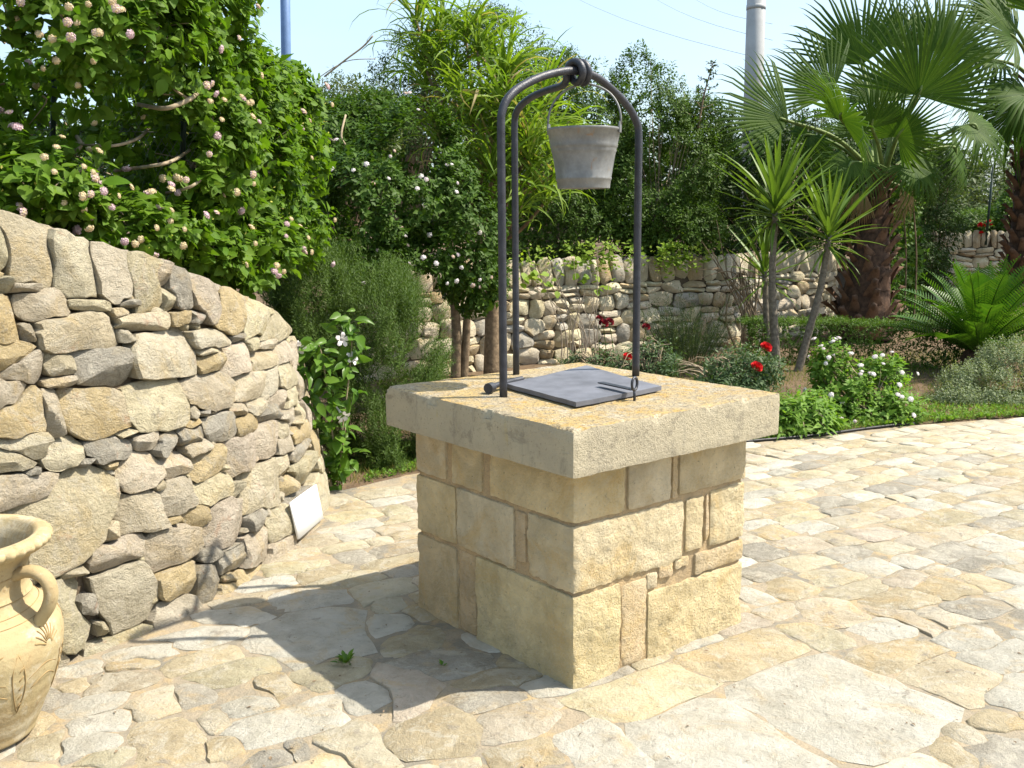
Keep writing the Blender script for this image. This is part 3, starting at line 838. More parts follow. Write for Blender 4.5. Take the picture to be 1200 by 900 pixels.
# iron lid, its hinge rod, latch and ring
lc = [(-0.20, 0.20), (-0.277, -0.30), (0.20, -0.257), (0.305, 0.277)]
nu = 12
V = []; F = []
for zz_ in (0.926, 0.943):
    for i in range(nu + 1):
        for j in range(nu + 1):
            s, t = i / nu, j / nu
            p = (1 - s) * (1 - t) * np.array(lc[0]) + s * (1 - t) * np.array(lc[1]) + s * t * np.array(lc[2]) + (1 - s) * t * np.array(lc[3])
            w = 0.003 * mnoise.noise(Vector((p[0] * 6, p[1] * 6, 1))) + 0.012 * (1 - s) * t * t
            edge = 0.004 * mnoise.noise(Vector((p[0] * 30, p[1] * 30, 4))) if (i in (0, nu) or j in (0, nu)) else 0
            V.append((p[0] + edge, p[1] + edge, zz_ + w))
n1 = (nu + 1) ** 2; ix = lambda i, j, k: k * n1 + i * (nu + 1) + j
for i in range(nu):
    for j in range(nu):
        F.append([ix(i, j, 1), ix(i + 1, j, 1), ix(i + 1, j + 1, 1), ix(i, j + 1, 1)]); F.append([ix(i, j, 0), ix(i, j + 1, 0), ix(i + 1, j + 1, 0), ix(i + 1, j, 0)])
    F.append([ix(i, 0, 0), ix(i + 1, 0, 0), ix(i + 1, 0, 1), ix(i, 0, 1)]); F.append([ix(i + 1, nu, 0), ix(i, nu, 0), ix(i, nu, 1), ix(i + 1, nu, 1)])
    F.append([ix(0, i + 1, 0), ix(0, i, 0), ix(0, i, 1), ix(0, i + 1, 1)]); F.append([ix(nu, i, 0), ix(nu, i + 1, 0), ix(nu, i + 1, 1), ix(nu, i, 1)])
lid = place('lid', mesh('lid', np.array(V), F, MAT['lid'], True, sharp=40), wellT)
V, F = tube([(-0.30, 0.152, 0.945), (-0.19, 0.196, 0.945), (-0.1, 0.215, 0.947)], [0.011, 0.011, 0.011], 10)
v2, f2 = tube([(-0.325, 0.142, 0.942), (-0.296, 0.154, 0.942)], 0.02, 14)
V, F = join([(V, F), (v2, f2)])
place('hinge_rod', mesh('hinge_rod', V, F, MAT['iron'], True, sharp=40), lid)
V, F = roundbox((-0.10, -0.014, 0), (0.10, 0.014, 0.006), 0.002, 0.05)
an = math.atan2(-0.229, -0.026)
R2 = rot2(an); V[:, :2] = V[:, :2] @ R2.T; V += np.array([0.003, -0.215, 0.957])
place('latch', mesh('latch', V, F, MAT['iron'], True, sharp=40), lid)
ring = [(-0.008 + 0.02 * math.cos(a) * 0.958, -0.318 + 0.02 * math.cos(a) * 0.287, 0.982 + 0.023 * math.sin(a)) for a in np.linspace(0, 2 * math.pi, 22)]
V, F = tube(ring, 0.0052, 8, cap=False)
v2, f2 = tube([(-0.008, -0.318, 0.962), (-0.008, -0.318, 0.92)], 0.005, 8)
V, F = join([(V, F), (v2, f2)])
place('ring', mesh('ring', V, F, MAT['iron'], True), lid)

# ------------------------------------------------------------------ bucket
bc = np.array([0.285, 3.935])
bk = thing('bucket', 'weathered galvanised bucket hanging from the iron arch above the well', 'bucket', (bc[0], bc[1], 1.69))
prof = [(0.001, 0.012), (0.094, 0.010), (0.098, 0.0), (0.1015, 0.0), (0.102, 0.004), (0.105, 0.030), (0.1075, 0.033), (0.1085, 0.039), (0.107, 0.043), (0.121, 0.125), (0.1235, 0.135), (0.1265, 0.141), (0.1255, 0.148), (0.1275, 0.152), (0.1305, 0.158), (0.1295, 0.165), (0.139, 0.214), (0.1425, 0.216), (0.1445, 0.221), (0.1425, 0.226), (0.1385, 0.225), (0.1365, 0.215), (0.118, 0.12), (0.1, 0.02), (0.001, 0.016)]


def dent(V, a):
    for i in range(V.shape[0]):
        for j in range(V.shape[1]):
            k = 1 + 0.012 * mnoise.noise(Vector((math.cos(a[j]) * 1.6, math.sin(a[j]) * 1.6, V[i, j, 2] * 14)))
            V[i, j, :2] *= k
    return V


V, F = lathe(prof, 56, dent)
body = place('body', mesh('body', V, F, MAT['zinc'], True, sharp=50), bk)
ea = math.radians(160)
ex_, ey_ = math.cos(ea), math.sin(ea)
for s in (1, -1):
    V1, F1 = roundbox((-0.016, -0.004, -0.022), (0.016, 0.004, 0.022), 0.0035, 0.02)
    V1[:, 0] *= 1 - 0.35 * (V1[:, 2] > 0.01)
    rr = rot2(ea + math.pi / 2); V1[:, :2] = V1[:, :2] @ rr.T; V1 += np.array([s * ex_ * 0.142, s * ey_ * 0.142, 0.228])
    place('ear', mesh('ear', V1, F1, MAT['zinc'], True, sharp=40), bk)
P = []
for t in np.linspace(0, math.pi, 30):
    w = 0.146 * math.cos(t); h = math.sin(t) ** 0.85 * 0.152
    P.append((ex_ * w, ey_ * w, 0.238 + h + 0.012 * math.exp(-((t - math.pi / 2) / 0.12) ** 2)))
V, F = tube(P, 0.0042, 8)
place('handle', mesh('handle', V, F, MAT['zinc'], True), bk)

# ------------------------------------------------------------------ clay amphora
pc = np.array([-1.675, 2.88])
pot = thing('clay_pot', 'pale clay amphora with pinched rim and loop handle standing by the stone wall', 'pot', (pc[0], pc[1], 0.0), math.radians(-8))
prof = [(0.001, 0.008), (0.160, 0.004), (0.178, 0.010), (0.186, 0.03), (0.205, 0.07), (0.238, 0.14), (0.265, 0.21), (0.282, 0.28), (0.286, 0.32), (0.278, 0.36), (0.258, 0.395), (0.232, 0.418), (0.208, 0.436), (0.199, 0.452), (0.202, 0.458), (0.196, 0.466), (0.193, 0.485), (0.194, 0.51), (0.199, 0.54), (0.207, 0.565), (0.222, 0.585), (0.252, 0.598), (0.269, 0.608), (0.276, 0.620), (0.271, 0.632), (0.256, 0.640), (0.232, 0.641), (0.219, 0.634), (0.205, 0.612), (0.190, 0.58), (0.180, 0.52), (0.178, 0.46), (0.22, 0.40), (0.262, 0.32), (0.24, 0.2), (0.17, 0.04), (0.001, 0.03)]


def pinch(V, a):
    for i in range(V.shape[0]):
        if 0.595 < V[i, 0, 2] < 0.634 and np.hypot(*V[i, 0, :2]) > 0.228:
            k = 1 + 0.045 * (np.abs(np.sin(a * 22)) - 0.75); V[i, :, 0] *= k; V[i, :, 1] *= k
        for j in range(V.shape[1]):
            w = 1 + 0.006 * mnoise.noise(Vector((math.cos(a[j]) * 1.2, math.sin(a[j]) * 1.2, V[i, j, 2] * 5)))
            V[i, j, :2] *= w
    return V


prof = [(r * 0.95, z) for r, z in prof]
PF = np.array(prof); tt_ = np.r_[0, np.cumsum(np.linalg.norm(np.diff(PF, axis=0), axis=1))]; q_ = np.unique(np.r_[tt_, np.arange(0, tt_[-1], 0.011)])
PF = np.stack([np.interp(q_, tt_, PF[:, 0]), np.interp(q_, tt_, PF[:, 1])], -1)
PF[:, 0] += np.where((PF[:, 0] > 0.15), 0.0006 * np.sin(PF[:, 1] * 330) + 0.0007 * np.sin(PF[:, 1] * 110 + 1), 0)
V, F = lathe(PF, 192, pinch)
pb = place('body', mesh('body', V, F, MAT['clay'], True, sharp=60), pot)


def pot_r(z):
    o = [p for p in prof[2:25]]
    return float(np.interp(z, [p[1] for p in o], [p[0] for p in o]))


for s, hn in ((0.0, 1), (math.pi, 1)):
    P = [(0.18, 0, 0.528), (0.218, 0, 0.542), (0.256, 0, 0.538), (0.284, 0, 0.515), (0.292, 0, 0.475), (0.280, 0, 0.435), (0.256, 0, 0.40), (0.240, 0, 0.378)]
    P = smooth_path(P, 5); V, F = tube(P, 0.019, 12)
    # strap: wider across
    V[:, 1] *= 1.35
    c, s_ = math.cos(s), math.sin(s); V = np.stack([V[:, 0] * c - V[:, 1] * s_, V[:, 0] * s_ + V[:, 1] * c, V[:, 2]], -1)
    place('handle', mesh('handle', V, F, MAT['clay'], True), pot)
# incised decoration: throwing rings, fans of strokes and leaf curves
gl = []


def groove(pts, r=0.0022):
    q = [((pot_r(z) + 0.0006) * math.cos(a), (pot_r(z) + 0.0006) * math.sin(a), z) for a, z in pts]
    r *= 0.95; gl.append(tube(smooth_path(q, 4), np.r_[r * 0.3, np.full(4 * (len(q) - 1) - 1, r), r * 0.3], 5))


for z in (0.405, 0.425, 0.53):
    groove([(a, z + 0.003 * math.sin(a * 3)) for a in np.linspace(0, 2 * math.pi, 40)], 0.0016)
for a0 in np.arange(0, 2 * math.pi, math.pi / 4):
    for k in np.linspace(-1.25, 1.25, 9):
        groove([(a0 + 0.05 * math.sin(k), 0.315 + 0.015 * math.cos(k)), (a0 + 0.13 * math.sin(k), 0.315 + 0.045 * math.cos(k)), (a0 + 0.22 * math.sin(k), 0.315 + 0.068 * math.cos(k))], 0.0028)
    groove([(a0 + 0.36, 0.33), (a0 + 0.29, 0.27), (a0 + 0.31, 0.20), (a0 + 0.39, 0.13)])
    groove([(a0 + 0.36, 0.33), (a0 + 0.43, 0.27), (a0 + 0.45, 0.20), (a0 + 0.39, 0.13)])
    for k in range(5):
        groove([(a0 + 0.37, 0.15 + 0.03 * k), (a0 + 0.42, 0.165 + 0.03 * k)], 0.0026)
    groove([(a0 - 0.3, 0.235), (a0 - 0.05, 0.262), (a0 + 0.22, 0.24)]); groove([(a0 - 0.25, 0.20), (a0, 0.225), (a0 + 0.25, 0.195)])
V, F = join(gl)
place('incised_pattern', mesh('incised_pattern', V, F, MAT['clay_groove'], True), pot)
# ------------------------------------------------------------------ foliage
EYE = np.array([0, 0, CAM_Z])


def leaf_template(kind):
    if kind == 'broad':
        V = [(0, 0, 0), (-.30, .22, .07), (.30, .22, .07), (-.33, .50, .07), (.33, .50, .07), (-.17, .80, .0), (.17, .80, .0), (0, 1, -.10), (0, .25, .0), (0, .52, .01), (0, .8, -.04)]
        F = [(0, 8, 1), (0, 2, 8), (1, 8, 9), (1, 9, 3), (2, 9, 8), (2, 4, 9), (3, 9, 10), (3, 10, 5), (4, 10, 9), (4, 6, 10), (5, 10, 7), (6, 7, 10)]
    elif kind == 'mid':
        V = [(0, 0, 0), (-.32, .42, .07), (.32, .42, .07), (0, 1, -.06), (0, .45, 0)]
        F = [(0, 4, 1), (0, 2, 4), (1, 4, 3), (2, 3, 4)]
    else:
        V = [(0, 0, 0), (-.3, .48, .04), (.3, .48, .04), (0, 1, -.03)]
        F = [(0, 3, 1), (0, 2, 3)]
    return np.array(V, float), np.array(F)


def scatter(kind, pos, axis, nrm, ln, wd):
    """many leaves in one pair of arrays"""
    TV, TF = leaf_template(kind); n = len(pos); k = len(TV)
    y = unit(axis); z = unit(nrm - y * (nrm * y).sum(-1, keepdims=True)); x = np.cross(y, z)
    V = pos[:, None] + (TV[None, :, 0, None] * wd[:, None, None]) * x[:, None] + (TV[None, :, 1, None] * ln[:, None, None]) * y[:, None] + (TV[None, :, 2, None] * np.minimum(ln, wd * 2.2)[:, None, None]) * z[:, None]
    F = TF[None] + (np.arange(n) * k)[:, None, None]
    return V.reshape(-1, 3), F.reshape(-1, 3)


def blobs_at(L):
    """(px, py, Y, half width px, half height px, half depth m) -> centres and radii in metres"""
    C_, R_ = [], []
    for px, py, Y, a, b, d in L:
        C_.append(at(px, py, Y)); R_.append((a * Y / FPX, d, b * Y / FPX))
    return np.array(C_), np.array(R_)


def shell(C_, R_, n, rng, lo=0.72, hi=1.05, gapf=1.6, gap=-0.15, back=0.35, low=0.0, tries=14):
    w = (R_[:, 0] * R_[:, 2] + R_[:, 0] * R_[:, 1] + R_[:, 1] * R_[:, 2]); w = w / w.sum()
    P_, N_ = [], []
    got = 0
    for _ in range(tries):
        m = n * 2
        b = rng.choice(len(C_), m, p=w); d = unit(rng.normal(0, 1, (m, 3))); r = rng.uniform(lo ** 2, hi ** 2, m) ** 0.5
        r = r * (1 + 0.16 * np.array([mnoise.noise(Vector(q * 2.3 + bb * 7.0)) for q, bb in zip(d, b)]))
        p = C_[b] + d * R_[b] * r[:, None]; nn = unit(d / R_[b])
        q = (((p[:, None] - C_[None]) / R_[None]) ** 2).sum(-1) ** 0.5; q[np.arange(m), b] = 9
        ok = (q.min(1) > 0.78) | (rng.random(m) < 0.10)
        ok &= ((nn * unit(EYE - p)).sum(-1) > -0.25) | (rng.random(m) < back)
        g = np.array([mnoise.noise(Vector(x * gapf)) for x in p])
        ok &= g > gap
        if low:
            ok &= (nn[:, 2] > -0.6) | (rng.random(m) < low)
        P_.append(p[ok]); N_.append(nn[ok]); got += ok.sum()
        if got >= n:
            break
    return np.concatenate(P_)[:n], np.concatenate(N_)[:n]


def sprigs(P_, N_, k, twig, ln, wd, rng, up=0.45, spread=0.9, droop=0.25, rand=0.5, lnv=0.25, pair=False):
    """k leaves round a short shoot at every point"""
    n = len(P_)
    D = unit(N_ * 0.8 + np.array([0, 0, up]) + rng.normal(0, rand, (n, 3)) * 0.7)
    a = unit(np.cross(D, unit(rng.normal(0, 1, (n, 3))))); b = np.cross(D, a)
    pos, ax, nr, L, Wd = [], [], [], [], []
    ph0 = rng.uniform(0, 6.28, n)
    for j in range(k):
        t = (j + 0.5) / k
        ph = ph0 + j * (math.pi / 2 + (math.pi / 2 if (pair and j % 2) else 0.0)) + (j * 2.399 if not pair else (j // 2) * 1.571) + rng.normal(0, 0.25, n)
        o = np.cos(ph)[:, None] * a + np.sin(ph)[:, None] * b
        axv = unit(o * spread + D * (0.25 + 0.55 * t) + np.array([0, 0, -droop]) + rng.normal(0, 0.15, (n, 3)))
        nrm = unit(D * 1.0 - o * 0.4 + np.array([0, 0, 0.35]) + rng.normal(0, 0.2, (n, 3)))
        s = np.exp(rng.normal(0, lnv, n)) * (1.0 - 0.45 * t * t)
        pos.append(P_ + D * (twig * (t - 0.6))[..., None] if np.ndim(twig) else P_ + D * twig * (t - 0.6)); ax.append(axv); nr.append(nrm); L.append(ln * s); Wd.append(wd * s)
    return [np.concatenate(v) for v in (pos, ax, nr, L, Wd)], D


def shrub(name, label, cat, blobs, n, k, twig, ln, wd, mat, seed, kind='mid', group=None, base=None, gap=-0.18, gapf=1.6, lo=0.72, up=0.45, spread=0.9, droop=0.25, stems=True, stemmat='twig', part='foliage', back=0.35, rand=0.5, foot=0.0, pair=False, hi=1.05):
    rng = np.random.default_rng(seed)
    C_, R_ = blobs_at(blobs)
    P_, N_ = shell(C_, R_, n, rng, lo=lo, hi=hi, gap=gap, gapf=gapf, back=back)
    if foot is not None:
        P_[:, 2] = np.maximum(P_[:, 2], foot + 0.01)
    arr, D = sprigs(P_, N_, k, twig, ln, wd, rng, up, spread, droop, rand, pair=pair)
    b = np.array(base) if base is not None else np.array([C_[:, 0].mean(), C_[:, 1].mean(), (C_[:, 2] - R_[:, 2]).min()])
    t = thing(name, label, cat, b, group=group)
    V, F = scatter(kind, *arr)
    o = place(part, mesh(part, V - b, F, MAT[mat]), t); o['kind'] = 'stuff'
    if stems:
        q = []
        sel = rng.permutation(len(P_))[:min(60, len(P_))]
        for i in sel:
            c = b + np.array([rng.normal(0, 0.05), rng.normal(0, 0.05), 0.0])
            end = P_[i] - D[i] * 0.02; mid = c * 0.45 + end * 0.55 + np.array([0, 0, 0.12]) + rng.normal(0, 0.03, 3)
            pth = smooth_path([c, mid, end], 3); q.append(tube(pth, np.linspace(0.009, 0.002, len(pth)), 4, False))
        V, F = join(q); s = place('branch', mesh('branch', V - b, F, MAT[stemmat], True), t); s['kind'] = 'stuff'
    return t, b, P_, N_, D


def floret_mesh(name, m1, m2, n, r, seed):
    """a domed head of small four-lobed florets"""
    rng = np.random.default_rng(seed); V = []; F = []; mi = []
    V0, F0 = lathe([(0.001, -0.45 * r), (0.62 * r, -0.2 * r), (0.86 * r, 0.12 * r), (0.6 * r, 0.38 * r), (0.001, 0.5 * r)], 8)
    V += [tuple(v) for v in V0]; F += [[f[0], f[1], f[2]] for f in F0] + [[f[0], f[2], f[3]] for f in F0]; mi += [0] * (2 * len(F0))
    for i in range(n):
        z = 1 - 0.95 * (i + 0.5) / n; a = i * 2.399963; s = math.sqrt(max(0, 1 - z * z))
        nrm = unit(np.array([s * math.cos(a), s * math.sin(a), z * 0.8 + 0.15])); c = nrm * r * np.array([1, 1, 0.55])
        x = unit(np.cross(nrm, [0.3, 0.2, 1.0])); y = np.cross(nrm, x); q = r * rng.uniform(0.30, 0.42); o = len(V); t0 = rng.uniform(0, 6)
        V.append(c - nrm * r * 0.12)
        for k in range(8):
            rr = q * (1.0 if k % 2 == 0 else 0.55); V.append(c + rr * (math.cos(t0 + k * math.pi / 4) * x + math.sin(t0 + k * math.pi / 4) * y) + nrm * rng.normal(0, r * 0.04))
        for k in range(8):
            F.append([o, o + 1 + k, o + 1 + (k + 1) % 8]); mi.append(0 if i > n * 0.42 else 1)
    return mesh(name, np.array(V), np.array(F), [MAT[m1], MAT[m2]], midx=mi)


FLO = [floret_mesh('lantana_head', 'pink', 'cream', 17, 0.021, 1), floret_mesh('lantana_head', 'cream', 'cream', 15, 0.019, 2), floret_mesh('lantana_head', 'pink', 'pink', 18, 0.021, 3)]
FLW = [floret_mesh('white_head', 'white_petal', 'white_petal', 14, 0.024, 4), floret_mesh('white_head', 'white_petal', 'pink', 13, 0.022, 5)]


def flowers(t, b, P_, N_, D, n, meshes, rng, size=1.0, up=0.3, minz=-1, lift=0.035):
    vis = (N_ * unit(EYE - P_)).sum(-1) + 0.35 * N_[:, 2] + rng.uniform(0, 0.9, len(P_))
    # only where a shoot ends at the outside of the bush as seen from the terrace
    cu = np.floor(P_[:, 0] / P_[:, 1] * FPX / 16).astype(int); cv = np.floor((P_[:, 2] - CAM_Z) / P_[:, 1] * FPX / 16).astype(int)
    near = {}
    for a, c, y in zip(cu, cv, P_[:, 1]):
        near[(a, c)] = min(near.get((a, c), 1e9), y)
    fr_ = np.array([y - min(near.get((a + i, c + j), 1e9) for i in (-1, 0, 1) for j in (-1, 0, 1)) for a, c, y in zip(cu, cv, P_[:, 1])])
    idx = rng.permutation(np.nonzero(fr_ < 0.03 * P_[:, 1])[0]); got = []
    for i in idx:
        p = P_[i] + D[i] * lift + N_[i] * 0.025
        # heads come in loose groups
        g = mnoise.noise(Vector(p * 2.2 + 31)) + 0.5 * rng.random()
        if g < 0.10 or any(np.linalg.norm(p - q) < 0.03 for q in got):
            continue
        got.append(p)
        place('flower', meshes[rng.integers(len(meshes))], t, p - b, rot=frame(np.cross(unit(D[i] + N_[i] * 0.6 + rng.normal(0, 0.2, 3)), [0.3, 1, 0.1]), unit(D[i] + N_[i] * 0.6)), scale=size * rng.uniform(0.7, 1.15))
        if len(got) >= n:
            break


# ---- big lantana on the curved terrace
rng = np.random.default_rng(5)
LB = [(50, 40, 4.55, 175, 140, .55), (-90, 120, 4.25, 130, 170, .5), (190, 30, 5.05, 100, 110, .6), (30, 215, 4.15, 90, 52, .28), (-60, 240, 4.0, 90, 45, .28), (120, 262, 4.45, 85, 38, .28), (180, 272, 4.62, 60, 34, .2), (235, 300, 4.95, 50, 32, .2), (290, 325, 5.35, 40, 30, .2), (120, 150, 6.2, 150, 100, .35), (185, 60, 6.2, 80, 60, .3), (225, 170, 5.05, 80, 95, .45), (285, 190, 5.65, 68, 110, .5), (285, 290, 5.5, 62, 50, .32), (345, 245, 6.05, 38, 70, .4), (225, 285, 5.05, 65, 38, .28), (330, 185, 6.2, 50, 60, .45), (250, 90, 5.4, 60, 70, .4), (338, 125, 6.3, 34, 46, .35), (300, 110, 6.0, 45, 50, .4)]
C_, R_ = blobs_at(LB)
P_, N_ = shell(C_, R_, 5600, rng, gap=-0.26, gapf=2.2, lo=0.66, back=0.3)
# the opening through which the fence shows
h = np.array([[600 + FPX * p[0] / p[1], 260 - FPX * (p[2] - CAM_Z) / p[1]] for p in P_])
hole = ((h[:, 0] - 135) / 88) ** 2 + ((h[:, 1] - 172) / 36) ** 2 < 1
hole |= ((h[:, 0] - 185) / 48) ** 2 + ((h[:, 1] - 98) / 30) ** 2 < 1
hole &= P_[:, 1] < 5.5
ok = ~hole | (rng.random(len(P_)) < 0.32)
P_, N_ = P_[ok], N_[ok]
arr, D = sprigs(P_, N_, 8, 0.09, 0.062, 0.058, rng, up=0.5, spread=1.0, droop=0.35, rand=0.55, pair=True)
b = np.array([-1.9, 4.6, 1.45])
lan = thing('lantana_bush', 'large bright green lantana with pink and cream flower heads spilling over the curved wall', 'flowering shrub', b)
pos, ax, nr, L, Wd = arr
# the leaves that show largest are leaves of their own
score = L / pos[:, 1] * np.where((nr * unit(EYE - pos)).sum(-1) > 0.3, 1, 0.3) * rng.uniform(0.7, 1, len(L))
n_ = np.repeat(N_[None], 8, 0).reshape(-1, 3)
score = score * np.where((n_ * unit(EYE - pos)).sum(-1) > 0.2, 1, 0.2)
top = np.argsort(-score)[:285]; rest = np.ones(len(L), bool); rest[top] = False
TV, TF = leaf_template('broad')
LM = [mesh('lantana_leaf', TV * np.array([w, 1, z]), TF, MAT['lantana'], True) for w, z in ((0.95, 1.0), (0.85, 1.6), (1.0, 0.4))]
for i in top:
    place('leaf', LM[i % 3], lan, pos[i] - b, rot=frame(ax[i], nr[i]), scale=float(L[i]))
hi_ = rest & (score > np.median(score)); lo_ = rest & ~hi_
V, F = scatter('broad', pos[hi_], ax[hi_], nr[hi_], L[hi_], Wd[hi_]); V2, F2 = scatter('mid', pos[lo_], ax[lo_], nr[lo_], L[lo_], Wd[lo_])
o = place('foliage', mesh('foliage', np.concatenate([V, V2]) - b, np.concatenate([F, F2 + len(V)]), MAT['lantana'], True), lan); o['kind'] = 'stuff'
q = []
for i in rng.permutation(len(P_))[:260]:
    c = P_[i] - N_[i] * 0.30 - np.array([0, -0.1, 0.12]); end = P_[i] - N_[i] * 0.03; mid = 0.5 * (c + end) + rng.normal(0, .03, 3)
    pth = smooth_path([c, mid, end], 4); q.append(tube(pth, np.linspace(0.005, 0.002, len(pth)), 5, False))
V, F = join(q); o = place('branch', mesh('branch', V - b, F, MAT['twig'], True), lan); o['kind'] = 'stuff'
for pts, r in (([(160, 122, 4.8), (190, 127, 4.45), (210, 122, 4.45), (228, 112, 4.6), (240, 98, 5.0)], .010), ([(55, 168, 4.75), (90, 168, 4.5), (130, 171, 4.45), (160, 163, 4.6), (175, 150, 5.0)], .007), ([(135, 200, 4.75), (180, 194, 4.5), (203, 188, 4.6), (222, 176, 5.0)], .008), ([(85, 181, 4.5), (95, 170, 4.5), (90, 160, 4.6)], .009), ([(195, 226, 4.8), (225, 218, 4.6), (246, 200, 5.0)], .007), ([(180, 60, 4.7), (200, 100, 4.6), (225, 118, 4.6)], .006)):
    V, F = tube(smooth_path([at(*p) for p in pts], 5), r, 7); place('branch', mesh('branch', V - b, F, MAT['twig'], True), lan)
flowers(lan, b, P_, N_, D, 285, FLO + FLO[1:2], rng, 0.9, lift=0.075)
# buds
bi = rng.permutation(len(P_))[:420]
V, F = scatter('small', P_[bi] + D[bi] * 0.05, D[bi], N_[bi], np.full(len(bi), 0.016), np.full(len(bi), 0.016))
o = place('bud', mesh('bud', V - b, F, MAT['yellow_bud']), lan); o['kind'] = 'stuff'

# wire fence behind the lantana
fb = at(213, 220, 5.0); fb[2] = 1.3
fen = thing('wire_fence', 'rusty wire mesh fence with dark green post showing through the lantana', 'wire fence', fb)
for u in (213, 60):
    p0 = at(u, 235, 5.0); p1 = at(u + 4, 70, 5.0); V, F = tube([p0, p1], 0.014, 8); place('post', mesh('post', V - fb, F, MAT['fence_post'], True), fen)
q = []
for i in range(34):
    x0 = -40 + i * 9
    for s in (1, -1):
        x1 = min(max(x0 + s * 60, -60), 235)
        q.append(tube([at(x0, 235, 5.02), at(x1, 235 - abs(x1 - x0) * 1.74, 5.02)], 0.0016, 3, False))
q.append(tube([at(-40, 150, 5.01), at(235, 156, 5.01)], 0.002, 4, False))
V, F = join(q); o = place('wire_mesh', mesh('wire_mesh', V - fb, F, MAT['fence_wire']), fen); o['kind'] = 'stuff'

# ---- lantana with a trunk in the middle
rng = np.random.default_rng(6)
t, b, P_, N_, D = shrub('lantana_shrub', 'tall dark green lantana with small white flower heads and bare grey trunk', 'flowering shrub',
    [(470, 225, 8.7, 90, 85, .8), (535, 265, 8.7, 55, 80, .6), (425, 255, 8.3, 70, 80, .6), (400, 185, 9, 60, 65, .6), (480, 170, 9, 65, 50, .6), (560, 285, 9.1, 40, 50, .5), (550, 325, 8.9, 45, 42, .45), (490, 315, 8.5, 60, 40, .5), (430, 310, 8.2, 60, 40, .5), (360, 170, 9.2, 50, 60, .5), (440, 150, 9.3, 50, 40, .5)],
    5200, 7, 0.10, 0.056, 0.048, 'lantana_mid', 61, base=(*at(537, 440, 9.6)[:2], 0.0), gap=-0.2, gapf=1.9, pair=True, droop=0.35, foot=None, stems=False)
for pts, r in (([(534, 445, 9.6), (535, 400, 9.6), (533, 360, 9.6), (528, 300, 9.5), (515, 230, 9.3)], .055), ([(543, 445, 9.62), (546, 400, 9.62), (548, 365, 9.6), (556, 320, 9.5), (565, 260, 9.4)], .045), ([(548, 368, 9.6), (565, 350, 9.5), (580, 325, 9.4)], .018)):
    pp = smooth_path([at(*p) for p in pts], 5); V, F = tube(pp, np.linspace(r, r * 0.6, len(pp)), 9); place('trunk', mesh('trunk', V - b, F, MAT['bark'], True), t)
flowers(t, b, P_, N_, D, 50, FLW + FLO[:1], rng, 0.9, lift=0.07)
for pts, r in (([(405, 135, 8.6), (400, 160, 8.4), (408, 175, 8.4), (392, 166, 8.4), (372, 152, 8.5)], .009), ([(395, 205, 8.3), (400, 190, 8.3), (420, 186, 8.3)], .008), ([(380, 90, 9.4), (405, 70, 9.4), (425, 55, 9.4), (437, 42, 9.4)], .008), ([(372, 92, 9.4), (405, 72, 9.4), (440, 69, 9.4)], .004)):
    V, F = tube(smooth_path([at(*p) for p in pts], 5), r, 6); place('branch', mesh('branch', V - b, F, MAT['twig'], True), t)

# ---- rosemary at the wall foot
shrub('rosemary_bush', 'dense upright rosemary bush with fine needle leaves beside the curved wall end', 'shrub',
    [(430, 390, 6.9, 85, 75, .6), (375, 355, 6.7, 55, 60, .5), (470, 425, 6.9, 58, 65, .5), (358, 335, 6.6, 42, 50, .4), (430, 480, 6.75, 75, 70, .5), (480, 495, 6.75, 45, 52, .45), (400, 330, 7.2, 60, 40, .4), (450, 345, 7.3, 40, 40, .4), (455, 515, 6.4, 55, 42, .3), (425, 540, 6.3, 40, 26, .25), (345, 320, 7.2, 45, 45, .4)],
    5600, 24, 0.20, 0.034, 0.0105, 'rosemary', 71, kind='small', lo=0.6, gap=-0.10, gapf=4.2, up=1.1, spread=0.85, droop=-0.15, rand=0.45, base=(-1.0, 6.9, 0.0), stems=False)

# ---- flowering climber between wall and rosemary
rng = np.random.default_rng(8)
b = np.array([*at(400, 560, 5.85)[:2], 0.0])
cl = thing('flowering_climber', 'leafy climber with white trumpet flowers growing at the end of the curved wall', 'climbing plant', b)
spine = [[(398, 585, 5.85), (392, 530, 5.8), (385, 470, 5.75), (378, 420, 5.75), (372, 400, 5.75)], [(402, 585, 5.85), (400, 520, 5.8), (408, 450, 5.8), (412, 400, 5.85), (405, 372, 5.85)], [(395, 585, 5.85), (375, 520, 5.75), (362, 455, 5.7), (352, 405, 5.7)], [(402, 585, 5.85), (398, 555, 5.8), (405, 500, 5.78)]]
TVb, TFb = leaf_template('broad')
CM = [mesh('climber_leaf', TVb * np.array([w, 1, z]), TFb, MAT['trumpet'], True) for w, z in ((0.72, 1.0), (0.6, 2.0), (0.8, 0.3))]
for pts in spine:
    pp = smooth_path([at(*p) for p in pts], 8); V, F = tube(pp, np.linspace(0.006, 0.003, len(pp)), 6); place('stem', mesh('stem', V - b, F, MAT['twig'], True), cl)
    for i in range(4, len(pp)):
        for _ in range(3):
            d = unit(np.array([rng.normal(0, 1), rng.normal(-0.5, 0.7), rng.normal(-0.35, 0.5)])); nn = unit(np.array([0.3, -0.6, 0.8]) + rng.normal(0, 0.35, 3))
            place('leaf', CM[rng.integers(3)], cl, pp[i] + rng.normal(0, 0.025, 3) + d * 0.02 - b, rot=frame(d, nn), scale=float(rng.uniform(0.055, 0.125)))


